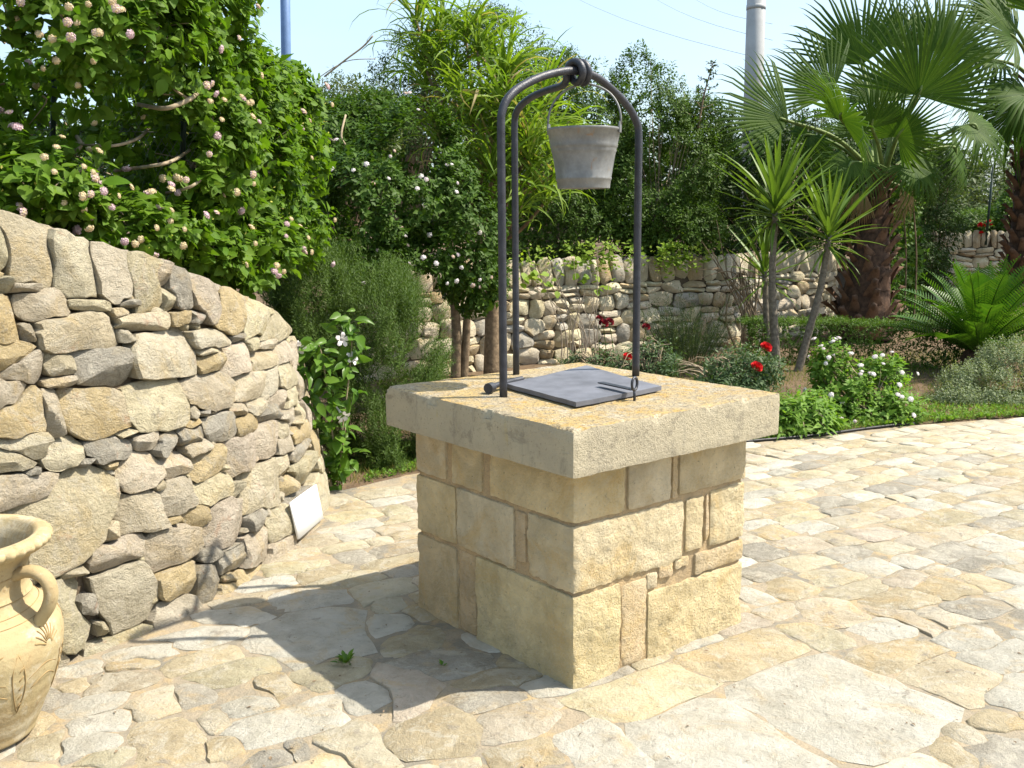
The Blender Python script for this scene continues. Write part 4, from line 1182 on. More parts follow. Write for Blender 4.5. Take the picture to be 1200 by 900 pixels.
def trumpet_mesh():
    V, F = lathe([(0.006, 0), (0.007, 0.05), (0.011, 0.09), (0.016, 0.105)], 10)
    V = list(map(tuple, V)); o = 30
    for k in range(5):
        a = k * 2 * math.pi / 5; i = len(V)
        ca, sa = math.cos(a), math.sin(a)
        for r, w, z in ((0.014, 0.010, 0.103), (0.034, 0.017, 0.118), (0.052, 0.008, 0.112)):
            V.append((r * ca - w * sa, r * sa + w * ca, z)); V.append((r * ca + w * sa, r * sa - w * ca, z))
        F += [[i, i + 1, i + 3, i + 2], [i + 2, i + 3, i + 5, i + 4]]
    return mesh('trumpet', np.array(V), F, MAT['white_petal'], True)


TM = trumpet_mesh()
for u, v, Y, d in ((401, 398, 5.75, (0.5, -0.8, 0.1)), (350, 408, 5.62, (0.2, -0.8, -0.3)), (402, 488, 5.72, (0.5, -0.6, -0.5)), (412, 420, 5.8, (0.7, -0.5, 0.4))):
    dd = unit(np.array(d)); p = at(u, v, Y); place('flower', TM, cl, p - dd * 0.09 - b, rot=frame(np.cross(dd, [1, 0.1, 0.2]), dd), scale=0.85)

# ---- strap-leaved cane plant
rng = np.random.default_rng(9)
b = np.array([*at(576, 432, 10.0)[:2], 0.0])
CY = 0.55
cane = thing('cane_plant', 'tall yellow-green cane plant with arching strap leaves on a thick brown trunk', 'ornamental plant', b)
pp = smooth_path([at(576, 440, 10.0), at(577, 380, 10.0), at(577, 320, 10.0), at(580, 240, 10.05), at(578, 150, 10.1)], 5)
V, F = tube(pp, np.linspace(0.085, 0.05, len(pp)), 12); place('trunk', mesh('trunk', V - b, F, MAT['bark'], True), cane)


def strap_mesh(L, w, bend, seed):
    n = 9; V = []; F = []
    rng_ = np.random.default_rng(seed); x = 0; y = 0.0; z = 0.0; a = math.radians(62)
    for i in range(n):
        t = i / (n - 1); ww = w * (0.55 + 0.9 * t) * (1 - t ** 3) if t < 1 else 0.0
        tw = 0.25 * math.sin(t * 3 + seed)
        V += [(-ww / 2, y + tw * ww, z + 0.2 * ww), (0, y, z), (ww / 2, y - tw * ww, z + 0.2 * ww)]
        y += L / n * math.cos(a); z += L / n * math.sin(a); a -= bend / n * (0.4 + 1.2 * t)
    for i in range(n - 1):
        o = i * 3; F += [[o, o + 1, o + 4, o + 3], [o + 1, o + 2, o + 5, o + 4]]
    return mesh('strap_leaf', np.array(V), F, MAT['cane'], True)


SM = [strap_mesh(0.66, 0.022, 2.6, 1), strap_mesh(0.74, 0.026, 3.2, 2), strap_mesh(0.56, 0.020, 1.9, 3), strap_mesh(0.70, 0.022, 3.6, 4), strap_mesh(0.60, 0.026, 1.3, 5)]
heads = [(487, 22, 10.0, 11), (495, 70, 9.9, 16), (515, 45, 10.0, 16), (528, 100, 9.8, 22), (560, 60, 10.1, 18), (552, 135, 9.8, 22), (592, 95, 10.0, 26), (585, 165, 9.8, 22), (612, 150, 9.8, 24), (635, 120, 10.1, 18), (540, 205, 9.9, 16), (600, 215, 9.8, 20), (625, 200, 9.9, 16), (565, 255, 9.9, 10), (515, 160, 9.9, 18), (645, 165, 10.2, 12)]
parts_left = 290; XP = []
heads += [(605, 250, 9.5, 14), (640, 235, 9.6, 14), (590, 130, 9.6, 20), (620, 175, 9.5, 20), (500, 100, 10.0, 14), (545, 40, 10.2, 14), (655, 200, 9.7, 12), (575, 200, 9.5, 16)]
for u, v, Y, k in heads:
    k = int(k * 2.7); Y -= 0.35 * (u > 540)
    h = at(u, v, Y); c = at(578, 270 + rng.uniform(-60, 30), 10.05); pth = smooth_path([c, 0.5 * (c + h) + np.array([0, 0, -0.08]), h], 5)
    V, F = tube(pth, np.linspace(0.022, 0.013, len(pth)), 6); place('stem', mesh('stem', V - b, F, MAT['bark'], True), cane)
    for j in range(k):
        a = j * 2.39996 + rng.normal(0, 0.3); el = rng.uniform(-0.5, 0.45)
        m = Matrix.Rotation(a, 3, 'Z') @ Matrix.Rotation(el, 3, 'X') @ Matrix.Rotation(rng.normal(0, 0.4), 3, 'Y')
        sc_ = rng.uniform(0.85, 1.4); q_ = h + np.array([0, 0, -0.10 + 0.20 * j / k]) - b; me = SM[rng.integers(5)]
        if rng.random() < 290.0 / 1000 and parts_left > 0:
            parts_left -= 1; place('leaf', me, cane, q_, rot=m, scale=sc_)
        else:
            co = np.zeros(len(me.vertices) * 3, np.float32); me.vertices.foreach_get('co', co)
            XP.append((co.reshape(-1, 3) * sc_ @ np.array(m).T + q_, [list(f.vertices) for f in me.polygons]))
V, F = join(XP); o = place('foliage', mesh('foliage', V, F, MAT['cane'], True), cane); o['kind'] = 'stuff'

# ------------------------------------------------------------------ dry-stone wall at the back of the bed
rng = np.random.default_rng(31)
BW = smooth_path([(-6.5, 6.6, 0), (-4.5, 7.9, 0), (-2.5, 9.1, 0), (-0.8, 10.1, 0), (0.4, 10.85, 0), (1.35, 11.45, 0), (2.0, 11.72, 0), (2.45, 11.74, 0), (2.75, 11.85, 0), (3.0, 12.4, 0), (3.5, 13.0, 0), (4.3, 13.6, 0), (4.75, 14.3, 0), (4.8, 15.4, 0), (4.6, 17.0, 0)], 10)[:, :2]
bl = np.r_[0, np.cumsum(np.linalg.norm(np.diff(BW, axis=0), axis=1))]


def curve_map(PTS, ln, bat):
    tg = np.gradient(PTS, axis=0); tg = unit(tg); nr_ = np.stack([tg[:, 1], -tg[:, 0]], -1)

    def f(s, z, o):
        s = np.asarray(s, float)
        p = np.stack([np.interp(s, ln, PTS[:, k]) for k in (0, 1)], -1); q = unit(np.stack([np.interp(s, ln, nr_[:, k]) for k in (0, 1)], -1))
        p = p + q * (np.asarray(o, float) - bat * np.asarray(z, float))[..., None]
        return np.concatenate([p, np.broadcast_to(np.asarray(z, float), p.shape[:1])[:, None]], -1)
    return f


def rubble_wall(name, label, PTS, top, s0, s1, hs, ws, seed, fmap, ln, mat, tinted=0.2, cap_h=0.27):
    rng = np.random.default_rng(seed); S = []
    s = s0
    while s < s1:                                    # tall cap stones on edge
        w = rng.uniform(*ws) * 0.62; S.append([s + w / 2, top - cap_h / 2 + rng.normal(0, 0.015), w / 2, cap_h / 2, rng.normal(0.10, 0.09)]); s += w
    z = 0.0
    while z < top - cap_h - 0.03:
        h = min(rng.uniform(*hs), top - cap_h - z); s = s0 - rng.uniform(0, 0.2)
        while s < s1:
            w = rng.uniform(*ws)
            if rng.random() < 0.25 and h > 0.13:     # two thin ones instead of one
                k = rng.uniform(0.35, 0.65); S.append([s + w / 2, z + h * k / 2, w / 2, h * k / 2, rng.normal(0, .08)]); S.append([s + w / 2, z + h * (k + 1) / 2, w / 2, h * (1 - k) / 2, rng.normal(0, .08)])
            else:
                S.append([s + w / 2, z + h / 2 + rng.normal(0, 0.02), w / 2, h / 2 * rng.uniform(0.85, 1.1), rng.normal(0, .12)])
            s += w
        z += h
    S = np.array(S); outl = cells(S, N=16, gap=0.004, cap=1.25, jit=0.075, rng=rng, p=4.0)
    base = fmap(np.array([(s0 + s1) / 2]), np.array([0.0]), np.array([0.0]))[0]
    t = thing(name, label, 'stone wall', base)
    tint = {}
    for i in range(len(S)):
        if rng.random() < tinted:
            bb = rng.uniform(0.34, 0.5); tint[i] = (bb, bb * 0.78, bb * 0.50) if rng.random() < 0.55 else (bb * 0.9, bb * 0.85, bb * 0.78)
    lay_stones(S, outl, fmap, t, base, mat, 'stone', 0.09, 0.008, 0.016, 0.013, rng, pale=0.04, tint=tint, rings=(0.86, 0.45), fs=12, sharp=35)
    ss = np.linspace(s0 - 0.1, s1 + 0.1, 120); zz = np.linspace(-0.05, top - 0.03, 6)
    X, Z = np.meshgrid(ss, zz, indexing='ij'); V = fmap(X.ravel(), Z.ravel(), np.full(X.size, -0.055)); n, m = X.shape
    i, j = np.meshgrid(np.arange(n - 1), np.arange(m - 1), indexing='ij')
    q = np.stack([i * m + j, (i + 1) * m + j, (i + 1) * m + j + 1, i * m + j + 1], -1).reshape(-1, 4)
    place('wall_core', mesh('wall_core', V - base, q, MAT['wall_core'], True), t)
    return t


bmap = curve_map(BW, bl, 0.10)
i0 = np.argmin(np.abs(BW[:, 0] + 1.6)); i1 = np.argmin(np.hypot(BW[:, 0] - 4.75, BW[:, 1] - 14.3))
rubble_wall('stone_wall', 'long winding dry-stone wall at the back of the flower bed behind the well', BW, 1.13, bl[i0], bl[i1], (0.13, 0.21), (0.14, 0.32), 41, bmap, bl, MAT['far_stone'])
FW = smooth_path([(6.6, 19.5, 0), (7.4, 18.2, 0), (8.6, 17.6, 0), (10, 17.6, 0), (12, 18.5, 0)], 10)[:, :2]
fl = np.r_[0, np.cumsum(np.linalg.norm(np.diff(FW, axis=0), axis=1))]
fmap_ = curve_map(FW, fl, 0.12)
rubble_wall('stone_wall', 'distant curved dry-stone wall at the right behind the cycad', FW, 1.32, 0.2, fl[-1] - 1.2, (0.13, 0.22), (0.16, 0.36), 43, fmap_, fl, MAT['far_stone'])
# land behind the walls
ss = np.linspace(0, bl[-1], 80); rim = bmap(ss, np.full(80, 1.08), np.full(80, -0.06))
far = np.stack([rim[:, 0] * 1.0 - 0.4, np.full(80, 18.5) + 0 * rim[:, 0], np.full(80, 1.2)], -1)
V = np.concatenate([rim, far]); F = [[i, i + 1, 80 + i + 1, 80 + i] for i in range(79)]
o = place('upper_terrace', mesh('upper_terrace', V, F, MAT['soil'])); o['kind'] = 'structure'
ss = np.linspace(0, fl[-1], 40); rim = fmap_(ss, np.full(40, 1.27), np.full(40, -0.06))
V = np.concatenate([rim, rim + np.array([3, 16, -0.1])]); F = [[i, i + 1, 40 + i + 1, 40 + i] for i in range(39)]
o = place('far_terrace', mesh('far_terrace', V, F, MAT['soil'])); o['kind'] = 'structure'

# ---- hedge shrubs along the back
HG = 'shrubs along the back wall'
HK = dict(kind='mid', gap=-0.22, gapf=1.5, droop=0.1, foot=None, lo=0.66, group=HG)
shrub('hedge_shrub', 'mid green small-leaved shrub behind the hanging bucket', 'shrub', [(640, 285, 11.9, 60, 30, .35), (608, 292, 11.8, 36, 24, .3), (720, 285, 12.0, 60, 26, .35), (640, 205, 12.3, 60, 100, .8), (690, 150, 12.4, 55, 80, .7), (670, 265, 12.1, 90, 50, .6), (600, 270, 12.1, 50, 45, .5), (690, 105, 12.6, 30, 40, .5), (620, 130, 12.8, 40, 60, .5)], 5600, 7, 0.12, 0.052, 0.036, 'hedge', 81, **HK)
shrub('hedge_shrub', 'tall sunlit small-leaved shrub beside the right leg of the iron arch', 'shrub', [(765, 150, 12.5, 45, 75, .7), (745, 110, 12.6, 32, 50, .5), (790, 200, 12.4, 55, 65, .7), (745, 235, 12.2, 65, 65, .6), (815, 160, 12.8, 45, 45, .6), (790, 265, 12.1, 60, 35, .5)], 5200, 7, 0.12, 0.052, 0.036, 'hedge', 82, **HK)
shrub('hedge_shrub', 'dark shaded shrub between the sunlit hedge and the fan palm', 'shrub', [(880, 195, 13.5, 60, 60, .7), (850, 250, 13.1, 50, 60, .6), (920, 220, 14.5, 60, 70, .7), (960, 250, 15.1, 60, 80, .7), (900, 290, 14.1, 55, 45, .5), (985, 200, 16.3, 60, 50, .6), (940, 170, 16.7, 50, 40, .6), (860, 190, 14.1, 40, 50, .6)], 5600, 7, 0.14, 0.066, 0.050, 'dark_leaf', 83, **HK)
for nm, lb, bl_, n, m, sd, kk in (
    ('evergreen_tree', 'dark evergreen tree rising behind the cane plant at the left', [(470, 120, 14, 42, 70, .8), (500, 75, 14, 40, 60, .7), (450, 160, 13.6, 50, 50, .7), (520, 40, 14, 25, 35, .5), (540, 90, 14.2, 40, 60, .6)], 2600, 'dark_leaf', 91, 0.055),
    ('evergreen_tree', 'dark evergreen tree with its top between the cane plant and the bucket', [(590, 60, 14, 38, 45, .7), (620, 90, 14, 38, 50, .7), (570, 40, 14.3, 28, 32, .5), (650, 120, 14, 45, 55, .7), (655, 75, 14, 20, 25, .4)], 2600, 'hedge', 92, 0.05),
    ('olive_tree', 'grey-green olive tree above the left lantana against the sky', [(400, 130, 11.5, 38, 38, .6), (375, 150, 11.5, 35, 40, .5), (430, 150, 11.5, 40, 45, .6)], 1200, 'olive_leaf', 93, 0.06)):
    t, b, P_, N_, D = shrub(nm, lb, 'tree', bl_, n, 6, 0.2, kk * 1.1, kk * 0.55, m, sd, kind='mid', gap=-0.12, gapf=1.7, foot=None, base=(at(bl_[0][0], 300, bl_[0][2])[0], bl_[0][2], 1.0), stems=True, stemmat='bark', lo=0.5, droop=0.0, part='crown', rand=0.8)
    tr = smooth_path([b, b + np.array([0.05, 0, 0.9]), np.array([*at(bl_[1][0], bl_[1][1] + 20, bl_[1][2])])], 5)
    V, F = tube(tr, np.linspace(0.12, 0.04, len(tr)), 8); place('trunk', mesh('trunk', V - b, F, MAT['bark'], True), t)
# wispy leader shoots on the hedge tops
rng = np.random.default_rng(33)


def leader(u, v0, v1, Y, n, ln, mat, name, label, side=0.22, lean=0):
    b = at(u, v0, Y); t = thing(name, label, 'tree', b)
    p = smooth_path([b, at(u + lean * 0.4, (v0 + v1) / 2, Y), at(u + lean, v1, Y)], 8); V, F = tube(p, np.linspace(0.018, 0.004, len(p)), 5); place('trunk', mesh('trunk', V - b, F, MAT['bark'], True), t)
    pos, ax, nr = [], [], []; q = []
    for i in range(n):
        f = (i + 0.5) / n; c = p[int(f * (len(p) - 1))]; a = i * 2.4; r = side * (1 - f * 0.85)
        e = c + np.array([math.cos(a) * r, math.sin(a) * r, r * 0.35]); q.append(tube([c, e], [0.005, 0.002], 3, False))
        for k in range(12):
            s = (k + 1) / 12; pos.append(c + (e - c) * s); ax.append(unit(e - c) + rng.normal(0, .7, 3)); nr.append(np.array([0, 0, 1.0]) + rng.normal(0, .4, 3))
    V, F = join(q); o = place('branch', mesh('branch', V - b, F, MAT['bark']), t); o['kind'] = 'stuff'
    n_ = len(pos); V, F = scatter('small', np.array(pos), np.array(ax), np.array(nr), np.full(n_, ln), np.full(n_, ln * 0.7))
    o = place('crown', mesh('crown', V - b, F, MAT[mat]), t); o['kind'] = 'stuff'


leader(818, 150, 72, 12.2, 24, 0.05, 'dark_leaf', 'young_conifer', 'thin young conifer poking above the hedge near the grey pole', 0.26, 18)

# ---- bed planting
rng = np.random.default_rng(44)
# clipped box hedge
hb = at(960, 430, 11.0); hb[2] = 0.0
bx = thing('box_hedge', 'low clipped green hedge in front of the palm trunk', 'hedge', hb)
PA = smooth_path([at(868, 415, 10.9), at(930, 415, 11.0), at(1000, 420, 10.8), at(1075, 425, 10.5), at(1120, 425, 10.4)], 8)
n = 3600; s = rng.uniform(0, len(PA) - 1.001, n); i = s.astype(int); f = (s - i)[:, None]; c = PA[i] * (1 - f) + PA[i + 1] * f
face = rng.random(n); hgt = 0.46 + 0.03 * np.array([mnoise.noise(Vector((x[0] * 4, x[1] * 4, 0))) for x in c])
P_ = c.copy(); N_ = np.zeros((n, 3))
a_ = face < 0.5; P_[a_, 2] = hgt[a_] + rng.normal(0, .015, a_.sum()); P_[a_, 1] += rng.uniform(-0.28, 0.28, a_.sum()); N_[a_] = (0, 0, 1)
P_[~a_, 2] = rng.uniform(0.02, 1, (~a_).sum()) * hgt[~a_]; P_[~a_, 1] -= 0.28 + rng.normal(0, .02, (~a_).sum()); N_[~a_] = (0, -1, 0.1)
arr, D = sprigs(P_, N_, 6, 0.05, 0.030, 0.022, rng, droop=0.05)
V, F = scatter('small', *arr); o = place('foliage', mesh('foliage', V - hb, F, MAT['box']), bx); o['kind'] = 'stuff'
# lavender clump
lb = at(805, 432, 10.2); lb[2] = 0.0
lv = thing('lavender', 'wispy grey-green lavender clump against the back wall right of the arch', 'plant', lb)
n = 420; a_ = rng.uniform(0, 6.28, n); rr = np.sqrt(rng.random(n)) * 0.16; p = lb + np.stack([np.cos(a_) * rr, np.sin(a_) * rr, np.zeros(n)], -1)
d = unit(np.stack([np.cos(a_) * rr * 3.2 + rng.normal(0, .15, n), np.sin(a_) * rr * 3.2 + rng.normal(0, .15, n), np.full(n, 0.9)], -1)); L = rng.uniform(0.45, 0.90, n)
V, F = scatter('small', p, d, rng.normal(0, 1, (n, 3)), L, np.full(n, 0.007)); k = 5200; j = rng.integers(0, n, k); tt = rng.uniform(0.3, 1.0, k)
V2, F2 = scatter('small', p[j] + d[j] * (L[j] * tt)[:, None], unit(d[j] + rng.normal(0, .6, (k, 3))), rng.normal(0, 1, (k, 3)), np.full(k, .040), np.full(k, .010))
o = place('foliage', mesh('foliage', np.concatenate([V, V2]) - lb, np.concatenate([F, F2 + len(V)]), MAT['lavender']), lv); o['kind'] = 'stuff'


def rose_mesh(mat, seed):
    rng_ = np.random.default_rng(seed); V = []; F = []
    for ring, (r, n, tilt, up) in enumerate(((0.044, 6, 0.45, -0.006), (0.042, 6, 0.85, 0.0), (0.034, 6, 1.1, 0.008), (0.026, 5, 1.25, 0.014), (0.014, 4, 1.45, 0.02))):
        for k in range(n):
            a = k * 2 * math.pi / n + ring * 0.6 + rng_.normal(0, .1); o = len(V); ca, sa = math.cos(a), math.sin(a)
            for t, w in ((0.15, 0.4), (0.6, 1.0), (1.0, 0.75)):
                rad = r * (0.25 + 0.75 * t * math.cos(tilt) ** 0.5 + 0.1); z = up + r * 1.1 * t * math.sin(tilt) - (0.004 if t == 1 else 0)
                ww = r * 0.62 * w
                V += [(rad * ca - ww * sa, rad * sa + ww * ca, z), (rad * 1.08 * ca, rad * 1.08 * sa, z + 0.002), (rad * ca + ww * sa, rad * sa - ww * ca, z)]
            for i in range(2):
                q = o + i * 3; F += [[q, q + 1, q + 4, q + 3], [q + 1, q + 2, q + 5, q + 4]]
    return mesh('rose', np.array(V), F, MAT[mat], True)


ROSE = [rose_mesh('red', 1), rose_mesh('dark_red', 2)]


def rose_bush(label, blobs, roses, seed, n=420):
    t, b, P_, N_, D = shrub('rose_bush', label, 'rose', blobs, n, 6, 0.14, 0.05, 0.034, 'rose_leaf', seed, kind='mid', group='rose bushes in the flower bed', gap=-0.3, up=0.5, lo=0.4, foot=0.0)
    for u, v, Y, s, k in roses:
        p = at(u, v, Y); d = unit(np.array([rng.normal(0.2, .2), -0.55, 0.8]))
        place('flower', ROSE[k], t, p - b, rot=frame(np.cross(d, [1, .2, .1]), d), scale=s)
        gnd = np.array([p[0] + rng.normal(0, .05), p[1] + 0.1, 0.0]); pth = smooth_path([gnd, 0.5 * (gnd + p) + rng.normal(0, .03, 3), p], 4)
        V, F = tube(pth, np.linspace(.006, .003, len(pth)), 5, False); place('stem', mesh('stem', V - b, F, MAT['box'], True), t)


rose_bush('rose bush with dark red drooping roses in front of the back wall', [(700, 425, 9.3, 40, 18, .2), (745, 425, 9.2, 30, 20, .2), (672, 432, 9.4, 25, 10, .2)], [(707, 380, 9.2, 1.0, 1), (714, 378, 9.25, 0.9, 1), (702, 374, 9.2, 0.7, 1)], 101, 300)
rose_bush('low rose bush with red rose close to the right arch leg', [(770, 420, 9.0, 28, 22, .2), (740, 432, 8.9, 30, 14, .2)], [(757, 384, 9.0, 0.8, 1), (735, 419, 8.9, 0.9, 0)], 102, 240)
rose_bush('grey-leaved rose bush with two bright red roses beside the slab corner', [(850, 432, 8.6, 60, 26, .35), (890, 425, 8.4, 30, 32, .25), (810, 432, 8.7, 40, 18, .3), (870, 455, 8.2, 35, 20, .25)], [(897, 408, 8.3, 1.05, 0), (886, 431, 8.1, 1.05, 0)], 103, 900)
# bright leafy plant by the slab
shrub('leafy_plant', 'bright green leafy perennial beside the right corner of the well slab', 'plant', [(930, 490, 7.35, 46, 28, .28), (905, 500, 7.25, 30, 22, .2), (950, 480, 7.5, 26, 22, .2)], 300, 8, 0.10, 0.085, 0.038, 'bright', 111, kind='broad', gap=-0.6, up=0.9, droop=0.55, lo=0.55, foot=0.0)
# white-flowered lantana
t, b, P_, N_, D = shrub('white_lantana', 'light green lantana with white flower heads in the bed right of the well', 'flowering shrub', [(1000, 465, 7.9, 50, 36, .3), (972, 432, 8.0, 22, 30, .2), (1035, 440, 8.0, 30, 24, .2), (1015, 490, 7.7, 62, 24, .25), (1050, 480, 7.7, 30, 22, .2)], 560, 8, 0.12, 0.062, 0.05, 'bright', 112, kind='mid', gap=-0.2, gapf=3.5, up=0.9, droop=0.25, lo=0.5, foot=0.0, pair=True)
flowers(t, b, P_, N_, D, 40, FLW, np.random.default_rng(5), 0.95, lift=0.06)
# grey-green shrub
shrub('grey_shrub', 'rounded grey-green small-leaved shrub at the right edge of the bed', 'shrub', [(1150, 455, 8.6, 50, 30, .35), (1180, 440, 8.8, 40, 42, .35), (1120, 470, 8.4, 35, 20, .25), (1200, 465, 8.5, 40, 32, .3), (1185, 475, 8.3, 40, 16, .2)], 3800, 9, 0.10, 0.026, 0.020, 'grey_leaf', 113, kind='small', gap=-0.2, gapf=4, up=0.9, droop=0.0, lo=0.6, foot=0.0, stems=False)
# grass and low cover
rng = np.random.default_rng(55)
n = 34000; u = rng.uniform(-1.0, 7.5, n); v = rng.random(n) ** 1.3 * 3.6; p = np.stack([u, bed_y(u) + 0.06 + v, np.zeros(n)], -1)
g_ = np.array([mnoise.noise(Vector((a * 1.5, c * 1.5, 7))) for a, c in p[:, :2]]); ok = (g_ > -0.25) | ((p[:, 0] > 2.4) & (v > 0.5))
p = p[ok]; n = len(p); dd = unit(np.stack([rng.normal(0, .5, n), rng.normal(0, .5, n), np.ones(n)], -1))
V, F = scatter('small', p, dd, rng.normal(0, 1, (n, 3)), rng.uniform(.03, .09, n), np.full(n, .008))
o = place('grass', mesh('grass', V, F, MAT['grass'])); o['kind'] = 'stuff'; tag(o, 'short patchy grass and weeds growing on the soil of the flower bed', 'grass')
n = 4200; u = rng.uniform(-0.9, 6.0, n); p = np.stack([u, bed_y(u) + 0.08 + rng.random(n) ** 1.5 * 0.9, np.full(n, 0.02)], -1)
g_ = np.array([mnoise.noise(Vector((a * 2.5, c * 2.5, 17))) for a, c in p[:, :2]]); p = p[g_ > -0.4]
arr, D = sprigs(p, np.tile([0, 0, 1.0], (len(p), 1)), 6, 0.04, 0.032, 0.024, rng, droop=-0.1, up=0.3)
V, F = scatter('mid', *arr); o = place('ground_cover', mesh('ground_cover', V, F, MAT['bright'])); o['kind'] = 'stuff'; tag(o, 'low leafy ground cover along the edge of the paving', 'ground cover')
# black hose lying along the edge
hp = [(x, bed_y(x) + 0.05 + 0.012 * math.sin(x * 5), 0.006) for x in np.linspace(-0.3, 3.1, 30)]
V, F = tube(smooth_path(hp, 3), 0.011, 8); tag(place('garden_hose', mesh('garden_hose', V, F, MAT['hose'], True)), 'thin black irrigation hose along the edge of the paving', 'hose')

# ---- yuccas
def sword_mesh(L, w, bend, seed):
    n = 7; V = []; F = []; y = z = 0.0; a = 0.0
    for i in range(n):
        t = i / (n - 1); ww = w * min(1.0, 0.55 + 2.0 * t) * (1 - t ** 2.5)
        V += [(-ww / 2, y, z + 0.28 * ww), (0, y, z), (ww / 2, y, z + 0.28 * ww)]
        y += L / n * math.cos(a); z += L / n * math.sin(a); a -= bend / n * (0.3 + t)
    for i in range(n - 1):
        o = i * 3; F += [[o, o + 1, o + 4, o + 3], [o + 1, o + 2, o + 5, o + 4]]
    return mesh('sword_leaf', np.array(V), F, MAT['yucca'], True)


YM = [sword_mesh(1.0, 0.066, 0.25, 1), sword_mesh(1.0, 0.058, 0.9, 2), sword_mesh(1.0, 0.07, 0.1, 3)]


def yucca(label, trunk, r0, r1, nl, L, seed, tilt=(0, 0)):
    rng = np.random.default_rng(seed); pts = [at(*p) for p in trunk]; b = pts[0].copy(); b[2] = min(b[2], 0.0)
    t = thing('yucca', label, 'yucca', b, group='yuccas in the flower bed')
    pp = smooth_path([b] + pts[1:], 6); V, F = tube(pp, np.linspace(r0, r1, len(pp)) * (1 + 0.06 * np.sin(np.arange(len(pp)) * 2.1)), 11); place('trunk', mesh('trunk', V - b, F, MAT['yucca_bark'], True), t)
    h = pp[-1]; axis = unit(pp[-1] - pp[-4])
    for i in range(nl):
        f = i / (nl - 1); el = math.radians(78 - 125 * f ** 1.15); a = i * 2.39996
        d = np.array([math.cos(a) * math.cos(el), math.sin(a) * math.cos(el), math.sin(el)]); d = unit(d + 0.25 * axis + rng.normal(0, .06, 3))
        s = L * (0.72 + 0.4 * math.sin(math.pi * min(1, f * 1.2 + 0.1))) * rng.uniform(0.85, 1.1)
        nn = np.array([-math.cos(a) * math.sin(el), -math.sin(a) * math.sin(el), math.cos(el)])
        place('leaf', YM[1] if f > 0.6 else YM[i % 3], t, h + axis * (0.06 - 0.20 * f) - b, rot=frame(d, nn), scale=float(s))


yucca('tallest yucca with straight trunk and spiky crown left of the palm trunk', [(911, 438, 10.3), (907, 380, 10.3), (905, 320, 10.3), (909, 245, 10.3)], 0.048, 0.030, 66, 0.94, 121)
yucca('yucca with trunk leaning right in front of the palm trunk', [(934, 440, 10.2), (946, 395, 10.2), (962, 335, 10.2), (972, 275, 10.2)], 0.045, 0.029, 56, 0.84, 122)
yucca('shortest yucca with thin trunk behind the other two', [(902, 425, 10.7), (898, 370, 10.7), (896, 318, 10.7)], 0.04, 0.028, 36, 0.72, 123)

# ---- cycad
def frond_mesh(L, bend, seed):
    rng_ = np.random.default_rng(seed); n = 34; V = []; F = []; y = z = 0; a = 0.0; sp = []
    for i in range(n + 1):
        sp.append((0, y, z, a)); y += L / n * math.cos(a); z += L / n * math.sin(a); a -= bend / n * (0.2 + 1.6 * i / n)
    R_, Fr = tube([s[:3] for s in sp], np.linspace(0.012, 0.003, n + 1), 4, False)
    V = list(map(tuple, R_)); F = Fr
    for i in range(3, n + 1):
        t = i / n; ll = 0.17 * math.sin(math.pi * min(1, 0.12 + t * 0.93)) ** 0.6 + 0.015
        x, y, z, a = sp[i]
        for s in (-1, 1):
            dx, dy, dz = s * 0.80, 0.52 * math.cos(a), 0.52 * math.sin(a) + 0.34
            o = len(V); w = 0.0085
            V += [(x, y - w, z), (x, y + w, z + 0.002), (x + dx * ll * .6, y + dy * ll * .6 + w, z + dz * ll * .6), (x + dx * ll * .6, y + dy * ll * .6 - w, z + dz * ll * .6), (x + dx * ll, y + dy * ll, z + dz * ll * .85)]
            F += [[o, o + 1, o + 2, o + 3], [o + 3, o + 2, o + 4]]
    return mesh('frond', np.array(V), F, [MAT['cycad']], False)


rng = np.random.default_rng(66)
FM = [frond_mesh(1.0, 0.55, 1), frond_mesh(1.0, 0.85, 2), frond_mesh(1.0, 0.35, 3)]
b = at(1145, 445, 10.0); b[2] = 0.0
cy = thing('cycad', 'large cycad with arching glossy green feather fronds at the right of the bed', 'cycad', b)
V, F = tube([b, b + np.array([0, 0, .16]), b + np.array([0, 0, .30])], [0.16, 0.17, 0.10], 12); place('trunk', mesh('trunk', V - b, F, MAT['palm_core'], True), cy)
for i in range(56):
    f = i / 55; el = math.radians(82 - 62 * f ** 0.85); a = i * 2.39996
    d = unit(np.array([math.cos(a) * math.cos(el), math.sin(a) * math.cos(el), math.sin(el)]) + rng.normal(0, .05, 3)); nn = np.array([-math.cos(a) * math.sin(el), -math.sin(a) * math.sin(el), math.cos(el)])
    place('frond', FM[i % 3], cy, np.array([0, 0, 0.27 - 0.08 * f]) + d * 0.05, rot=frame(d, nn), scale=float(rng.uniform(0.9, 1.06) * (0.95 + 0.10 * f)))

